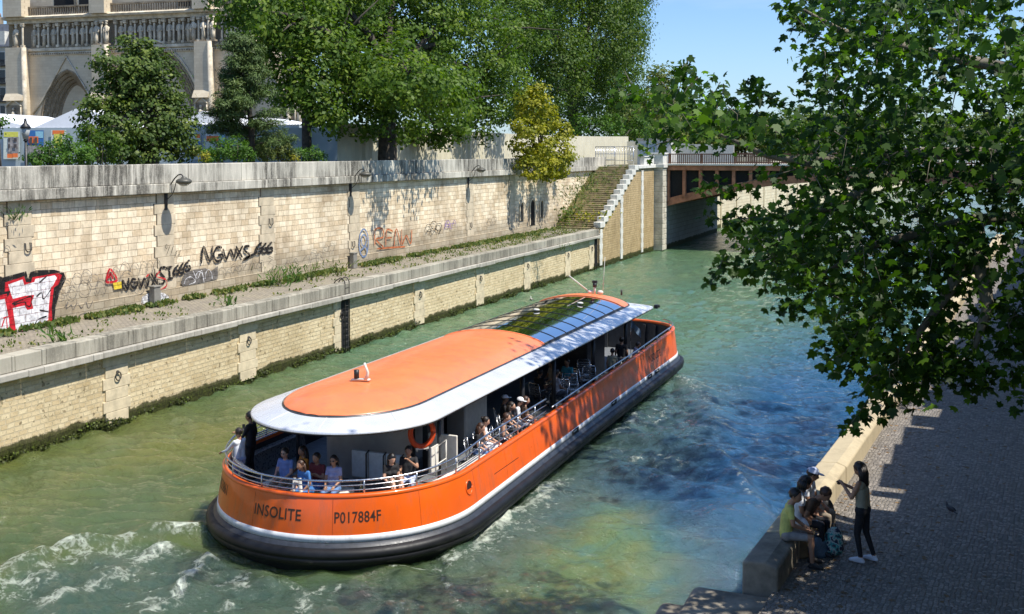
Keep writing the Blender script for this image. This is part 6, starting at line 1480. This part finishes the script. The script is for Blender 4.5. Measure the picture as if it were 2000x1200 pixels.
    m2.polygons.foreach_set('material_index',np.array(list(mi)+hb.m,dtype=np.int32)); m2.polygons.foreach_set('use_smooth',np.ones(len(m2.polygons),bool)); m2.update(); bpy.data.meshes.remove(me)
    ob=bpy.data.objects.new('body',m2); link(ob,T)
    # hair
    mb=MB(); rotm=HT
    if hs!='bald':
        hc=hed+hu*.045-hf*.022
        pts=[]
        nu,nv_=18,12; vs=[];fs=[]
        for i in range(nv_+1):
            th=math.pi*.74*i/nv_
            for j in range(nu):
                a=2*math.pi*j/nu; fa=math.sin(a)   # +: front
                lim=.98 if fa<.1 else 1-.55*max(0,fa)
                thh=th*lim; rr=.104*(1+.05*math.sin(5*a+i))
                vs.append(hc+rotm@V3(rr*.92*math.sin(thh)*math.cos(a),rr*1.04*math.sin(thh)*math.sin(a),rr*1.02*math.cos(thh)))
        fs=[(i*nu+j,(i+1)*nu+j,(i+1)*nu+(j+1)%nu,i*nu+(j+1)%nu) for i in range(nv_) for j in range(nu)]
        mb.smooth=True; mb.add(vs,fs); mb.smooth=False
        if hs in('long','shoulder'):
            ln=.34 if hs=='long' else .17
            for k in range(9):
                a=R(195+150*k/8); p=hc+rotm@V3(.085*math.cos(a),.085*math.sin(a),-.01); e=p+V3(0,-.03,-ln)+rotm@V3(.02*math.cos(a),.03*math.sin(a),0)
                mb.tube([p+hu*.02,p*.6+e*.4+rotm@V3(0,-.02,0),e],[.036,.036,.014],7,flat=.8)
        if hs=='bun': mb.ball(hc-hf*.10+hu*.03,.045)
        if hs=='tail': mb.tube([hc-hf*.09+hu*.04,hc-hf*.15-hu*.03,hc-hf*.12-hu*.22],[.03,.035,.012],7)
        mb.build('hair',HR[hair],T)
    if cap:
        mb=MB(); hc=hed+hu*.055-hf*.015; vs=[];nu=18
        for i in range(7):
            th=math.pi*.5*i/6
            for j in range(nu): a=2*math.pi*j/nu; vs.append(hc+rotm@V3(.104*math.sin(th)*math.cos(a),.114*math.sin(th)*math.sin(a),.098*math.cos(th)))
        mb.smooth=True; mb.add(vs,[(i*nu+j,(i+1)*nu+j,(i+1)*nu+(j+1)%nu,i*nu+(j+1)%nu) for i in range(6) for j in range(nu)]); mb.smooth=False
        mb.ball(hc+hf*.135+hu*.0,(.078,.075,.010),12,4,rot=rotm); mb.build('cap',C_[cap],T)
    if glasses:
        mb=MB()
        for s in(-1,1): mb.ball(hed+hf*.094+hr*.032*s+hu*.022,(.027,.010,.019),8,5,rot=rotm); mb.tube([hed+hf*.09+hr*.06*s+hu*.025,hed+hr*.09*s+hu*.025],.004,4)
        mb.build('sunglasses',M_BLK,T)
    return T
DK=1.0
def hp(px,py,ztop): return atz(px,py,ztop)
GP='passengers on the boat'
def sitp(label,px,py,rz,seat=.0,**k):
    p=hp(px,py,DK+1.335+seat); k.setdefault('group',GP); return human(label,(p.x,p.y,DK+seat),R(rz),'sit',**k)
def stp(label,px,py,rz,h=1.70,dk=None,**k):
    dk=DK if dk is None else dk; p=hp(px,py,dk+h); k.setdefault('group',GP); return human(label,(p.x,p.y,dk),R(rz),'stand',scale=h/1.70,**k)
GPx=GP
stp('woman with dark tied hair in a loose white shirt gripping the stern rail',467,838,75,1.66,top='white',bottom='lblue',hair='dark',hs='bun',sleeve='long',fem=True,skin=1,ov=dict(ell=(-.24,.20,1.15),wrl=(-.20,.45,1.06),elr=(.24,.20,1.15),wrr=(.18,.46,1.10)))
stp('tall man all in black standing with a phone at the aft left rail',489,806,100,1.80,top='black',bottom='black',hair='black',sleeve='long',skin=1,ov=dict(ell=(-.24,.10,1.12),wrl=(-.12,.33,1.18)))
sitp('man in a blue shirt and sunglasses sitting at the stern',557,876,178,top='blue',bottom='khaki',hair='dark',glasses=True,sleeve='short',skin=0)
sitp('person in orange sitting in the shade behind the stern row',592,872,150,top='orange',bottom='khaki',hair='dark',hs='long',fem=True,skin=1)
sitp('long haired woman in bright blue leaning forward at the stern',601,892,165,top='bblue',bottom='bblue',hair='brown',hs='long',fem=True,skin=1,leanf=18,legs='shorts')
sitp('young man in a dark red t-shirt with folded arms at the stern',621,884,175,top='dred',bottom='bblue',hair='dark',skin=1,leanf=4,ov=dict(wrl=(.08,.22,.84),wrr=(-.08,.24,.87)))
sitp('woman with sunglasses in a lavender polo shirt at the stern',652,890,190,top='lav',bottom='denim',hair='dark',hs='shoulder',fem=True,glasses=True,skin=1)
sitp('woman with straight black hair and black top reclining with her knees up',762,884,230,top='black',bottom='khaki',hair='black',hs='long',fem=True,skin=0,legs='shorts',leanf=8,headdown=25,ov=dict(knl=(-.1,.42,.80),anl=(-.1,.62,.55),tol=(-.1,.78,.56),knr=(.12,.45,.78),anr=(.12,.66,.55),tor=(.12,.8,.56)))
sitp('dark clothed person raising a cup beside the steel door frame',798,872,200,top='black',bottom='lblue',hair='dark',skin=1,ov=dict(ell=(-.24,.16,.86),wrl=(-.05,.24,1.04)))
# side row on chairs
def side(label,px,py,rz=-75,chairlab='aluminium chair under a passenger of the sunlit side row',**k):
    p=hp(px,py,DK+1.335); T=human(label,(p.x,p.y,DK),R(rz),'sit',group=GP,**k); put_chair(p.x,p.y,R(rz)+R(180),chairlab); return T
side('woman with long brown hair and black top, first of the side row from the stern',930,826,top='black',bottom='denim',hair='brown',hs='long',fem=True,skin=0,leanf=10,headdown=10)
side('woman in a white tank top with dark tied hair',947,815,top='white',bottom='white',hair='dark',hs='bun',sleeve='none',fem=True,skin=0,headdown=12)
side('person in a grey sleeveless top leaning on the knees',979,806,top='grey',bottom='dgrey',hair='brown',hs='short',sleeve='none',skin=0,leanf=12,legs='shorts')
side('person in a black t-shirt with long dark hair beside the white cap',992,785,top='black',bottom='dgrey',hair='dark',hs='long',fem=True,skin=0,leanf=8)
side('man in white cap and white t-shirt in full sun',1010,776,top='white',bottom='white',hair='dark',cap='white',skin=0,leanf=6,headdown=12,legs='shorts')
side('person wearing a white cap and dark clothes in the shade behind the row',985,772,rz=-60,top='black',bottom='dgrey',hair='dark',cap='white',skin=1)
side('woman with long reddish brown hair seated behind the white partition',1026,775,rz=-60,top='brown',bottom='dgrey',hair='brown',hs='long',fem=True,skin=0)
# saloon
side('large man in black with his back to the camera at the first saloon table',1054,722,-20,top='black',bottom='dgrey',hair='black',skin=1)
side('person in a pale grey top at the saloon table',1078,705,140,top='grey',bottom='dgrey',hair='dark',skin=1)
side('person in a light shirt with round dark hair at the saloon table',1086,722,-30,top='pale',bottom='dgrey',hair='dark',hs='bun',fem=True,skin=1)
side('person in a teal top beside the black post',1108,702,170,top='teal',bottom='dgrey',hair='dark',skin=1)
stp('woman in a grey patterned top standing with her back to us near the bow rail',1196,682,15,1.58,dk=.6,top='olive',bottom='dgrey',hair='dark',hs='short',fem=True,skin=1)
stp('man in a black striped top and grey trousers standing in the forward doorway',1214,660,10,1.72,dk=.6,top='black',bottom='grey',hair='black',skin=1)
stp('person in a lavender shirt leaning over the bow rail',1238,668,-60,1.55,dk=.6,top='lav',bottom='dgrey',hair='dark',skin=1,leanf=15,ov=dict(wrr=(.15,.42,1.0)))
# phone
ph=empty('mobile_phone',atz(476,834,2.25),R(20),'black phone held up by the man in black','phone'); mb=MB(); mb.box((0,0,0),(.075,.012,.15)); o=mb.build('case',M_BLK,ph,bevel=.004)
# saloon chairs
for (px,py,rz,lab) in ((1135,718,150,'empty aluminium chair facing the camera beside the second black post'),(1150,712,200,'empty aluminium chair at the end of the saloon'),(1128,735,20,'empty aluminium chair turned away in the saloon'),(1142,700,190,'empty aluminium chair farthest back by the dark wall'),(1100,745,10,'empty aluminium chair nearest the rail')):
    p=atz(px,py,1.9); put_chair(min(p.x,-12.3),p.y,R(rz),lab)
for (px,py,lab) in ((1090,752,'round steel table at the rail side of the saloon'),(1120,728,'round steel table in the middle of the saloon')):
    p=atz(px,py,1.74); tb=empty('round_table',(min(p.x-.2,-12.5),p.y,DK),0,lab,'table','round tables in the boat saloon'); mb=MB(); mb.tube([(0,0,.71),(0,0,.735)],.33,20); mb.build('table_top',M_STE,tb); mb=MB(); mb.tube([(0,0,.03),(0,0,.71)],.035,8); mb.build('pedestal',M_STE,tb); mb=MB(); mb.tube([(0,0,.0),(0,0,.03)],.22,14); mb.build('base',M_STE,tb)
bt_=empty('bottle',atz(705,960,1.55),0,'small dark bottle on the white bench at the stern','bottle'); bt_.location.z=1.54; mb=MB(); mb.tube([(0,0,0),(0,0,.13),(0,0,.17),(0,0,.22)],[.035,.035,.014,.014],8); mb.build('glass',plain('bottle_dark',(.03,.03,.015),.2),bt_)
# ---- right quay
GQ='friends sitting on the kerb'
def quay(label,px,py,rz,hz=1.335,**k):
    p=atz(px,py,ZR+hz); return human(label,(p.x,p.y,ZR),R(rz),'sit',fine=True,group=GQ,**k)
quay('man in a yellow t-shirt and grey shorts sitting nearest on the kerb',1535,952,-80,top='yellow',bottom='grey',hair='black',skin=1,legs='shorts',leanf=12,headturn=-25,headdown=8,ov=dict(ell=(-.2,.10,.78),wrl=(-.06,.33,.66),elr=(.22,.12,.76),wrr=(.08,.36,.64)))
quay('woman in a white t-shirt and white shorts with a black bob',1558,928,-85,top='white',bottom='white',hair='black',hs='shoulder',fem=True,skin=1,legs='shorts',leanf=10,headturn=30,headdown=20)
quay('man in a light blue cap and white printed t-shirt',1578,912,-100,top='white',bottom='khaki',hair='black',cap='lblue',skin=1,leanf=6,headturn=20,headdown=15)
quay('person with brown hair in dark clothes bent over the bags',1566,950,-105,hz=1.12,top='brown',bottom='black',hair='brown',hs='short',skin=1,leanf=38,sleeve='short',headdown=40)
p=atz(1684,1097,ZR)
human('slim woman in a grey top and black trousers standing with her phone beside the group',(p.x,p.y,ZR),R(72),'stand',top='olive',bottom='black',hair='dark',hs='long',fem=True,skin=1,shoe=SHOE,fine=True,sleeve='none',headdown=28,leanf=3,scale=1.0,
      ov=dict(ell=(-.20,.12,1.14),wrl=(-.06,.33,1.28),elr=(.20,.10,1.14),wrr=(.05,.34,1.26),knl=(-.09,.06,.50),anl=(-.11,-.02,.09),tol=(-.12,.16,.035),knr=(.10,-.02,.50),anr=(.13,-.16,.09),tor=(.15,.02,.035)))
f_=V3(-math.sin(R(72)),math.cos(R(72)),0); ph=empty('mobile_phone',(p.x+f_.x*.43,p.y+f_.y*.43,ZR+1.30),R(72),'phone in the hands of the standing woman','phone'); mb=MB(); mb.box((0,0,0),(.15,.012,.075),tilt=Matrix.Rotation(R(-50),3,'X')); mb.build('case',M_BLK,ph,bevel=.004)
def bag(name,label,px,py,cat,fn):
    p=atz(px,py,ZR); T=empty(name,(p.x,p.y,ZR),R(20),label,cat); fn(T); return T
def bp(T,mt,h=.46):
    mb=MB(); mb.ball((0,0,h*.48),(.17,.12,h*.5),14,10); mb.ball((0,0,h*.25),(.18,.14,h*.26),14,8); mb.build('shell',mt,T)
    mb=MB(); mb.ball((0,-.12,h*.32),(.12,.05,h*.2),10,8); mb.build('front_pocket',mt,T)
    for s in(-1,1): mb=MB(); mb.tube([(.08*s,.08,h*.9),(.10*s,.17,h*.7),(.10*s,.18,h*.35),(.09*s,.12,h*.08)],.014,6,flat=.5); mb.build('strap',M_BLK,T)
    mb=MB(); mb.tube([(-.04,.03,h*.95),(-.03,.03,h*1.06),(.03,.03,h*1.06),(.04,.03,h*.95)],.010,6); mb.build('handle',M_BLK,T)
m,t,b=nt('floral'); g=G(t); v=g.obj(); g.l(g.ramp(g.noise(v,9,3,.5),[(.44,(.02,.03,.06)),(.5,(.5,.55,.5)),(.56,(.05,.35,.33)),(.64,(.04,.04,.06))]),b.inputs['Base Color']); b.inputs['Roughness'].default_value=.7
bag('backpack','backpack with teal and white print leaning by the group',1628,1085,'backpack',lambda T:bp(T,m,.52))
bag('backpack','large black backpack standing against the kerb behind the others',1612,1035,'backpack',lambda T:bp(T,M_BLK,.62))
def soft(T,mt,r,h,crk=.2):
    mb=MB(); q=random.Random(3); vs=[];nu=16;nv_=9
    for i in range(nv_):
        f=i/(nv_-1)
        for j in range(nu):
            a=2*math.pi*j/nu; rr=r*(1-.55*f**2)*(1+crk*q.uniform(-1,1)*f); vs.append((rr*math.cos(a),rr*.7*math.sin(a),h*f+.0))
    mb.smooth=True; mb.add(vs,[(i*nu+j,i*nu+(j+1)%nu,(i+1)*nu+(j+1)%nu,(i+1)*nu+j) for i in range(nv_-1) for j in range(nu)]+[tuple(range(nu-1,-1,-1))]); mb.build('sack',mt,T)
    for s in(-1,1): mb=MB(); mb.tube([(-.05,.04*s,h*.97),(-.03,.04*s,h*1.2),(.03,.04*s,h*1.2),(.05,.04*s,h*.97)],.008,5); mb.build('handle',mt,T)
bag('plastic_bag','crumpled blue plastic bag on the ground in front of the kerb',1597,1085,'bag',lambda T:soft(T,plain('bag_blue',(.10,.17,.24),.35,var=.3,scale=8),.19,.34))
bag('paper_bag','brown paper bag at the feet of the man in yellow',1562,1088,'bag',lambda T:soft(T,plain('bag_brown',(.22,.15,.08),.8,var=.25,scale=6),.15,.38,.06))
# pigeon
p=atz(1856,1003,ZR); pg=empty('pigeon',(p.x,p.y,ZR),R(50),'dark pigeon walking alone on the shaded cobbles','bird')
o=MB(); o.ball((0,0,.13),(.062,.13,.065),12,8,rot=Matrix.Rotation(R(18),3,'X')); o.tube([(0,.08,.16),(0,.12,.21),(0,.13,.25)],[.05,.034,.028],8); o.ball((0,.135,.26),(.026,.032,.027),8,6); o.tube([(0,.16,.258),(0,.185,.25)],[.008,.002],5); o.tube([(0,-.1,.10),(0,-.17,.07),(0,-.22,.055)],[.05,.04,.03],8,flat=.35)
for s in(-1,1): o.tube([(.025*s,.01,.09),(.025*s,.01,.008)],.005,5); o.tube([(.025*s,-.01,.006),(.03*s,.045,.004)],.005,4)
x_=o.build('tmp',plain('pigeon_grey',(.06,.065,.075),.6,var=.4,scale=12)); rm=x_.modifiers.new('r','REMESH'); rm.mode='VOXEL'; rm.voxel_size=.006; rm.use_smooth_shade=True; x_.name='body'; x_.parent=pg
for s in(-1,1): o=MB(); o.ball((.055*s,-.03,.135),(.016,.12,.045),10,6,rot=Matrix.Rotation(R(14),3,'X')); o.build('wing',plain('wing_dark',(.03,.032,.04),.6),pg)

pg.scale=(.72,.72,.72)
p=atz(1038,588,.0); gl_=empty('water_bird',(p.x,p.y,.02),R(40),'small brown and white water bird floating between the boat roof and the left wall','bird')
o=MB(); o.ball((0,0,.06),(.09,.17,.075),12,8); o.tube([(0,.10,.10),(0,.14,.19),(0,.16,.22)],[.045,.035,.035],8); o.ball((0,.17,.235),(.04,.05,.04),8,6); o.tube([(0,.21,.23),(0,.26,.22)],[.014,.006],5); o.tube([(0,-.14,.09),(0,-.22,.13)],[.05,.02],6,flat=.5)
x_=o.build('tmp',plain('bird_white',(.6,.58,.52),.7,var=.3,scale=9)); rm=x_.modifiers.new('r','REMESH'); rm.mode='VOXEL'; rm.voxel_size=.01; rm.use_smooth_shade=True; x_.name='body'; x_.parent=gl_
for s in(-1,1): o=MB(); o.ball((.07*s,-.03,.085),(.03,.14,.05),10,6); o.build('wing',plain('bird_brown',(.10,.07,.05),.7),gl_)
# fallen leaves and litter on the cobbles
r=np.random.default_rng(12); n=420; Yl=r.uniform(15,40,n); Xl=np.array([kx(v) for v in Yl])+.66+np.abs(r.normal(0,1.4,n)); P=np.stack([Xl,Yl,np.full(n,ZR+.012)],1); N=r.normal(0,.12,(n,3))+np.array((0,0,1.0))
tag(leaves_mesh('fallen_leaves',P,N,.085,PLANE,plain('dry_leaf',(.20,.12,.05),.8,var=.4,scale=.7),None,12,fold=.1),'dry fallen leaves scattered on the cobbles','leaves',kind='stuff')
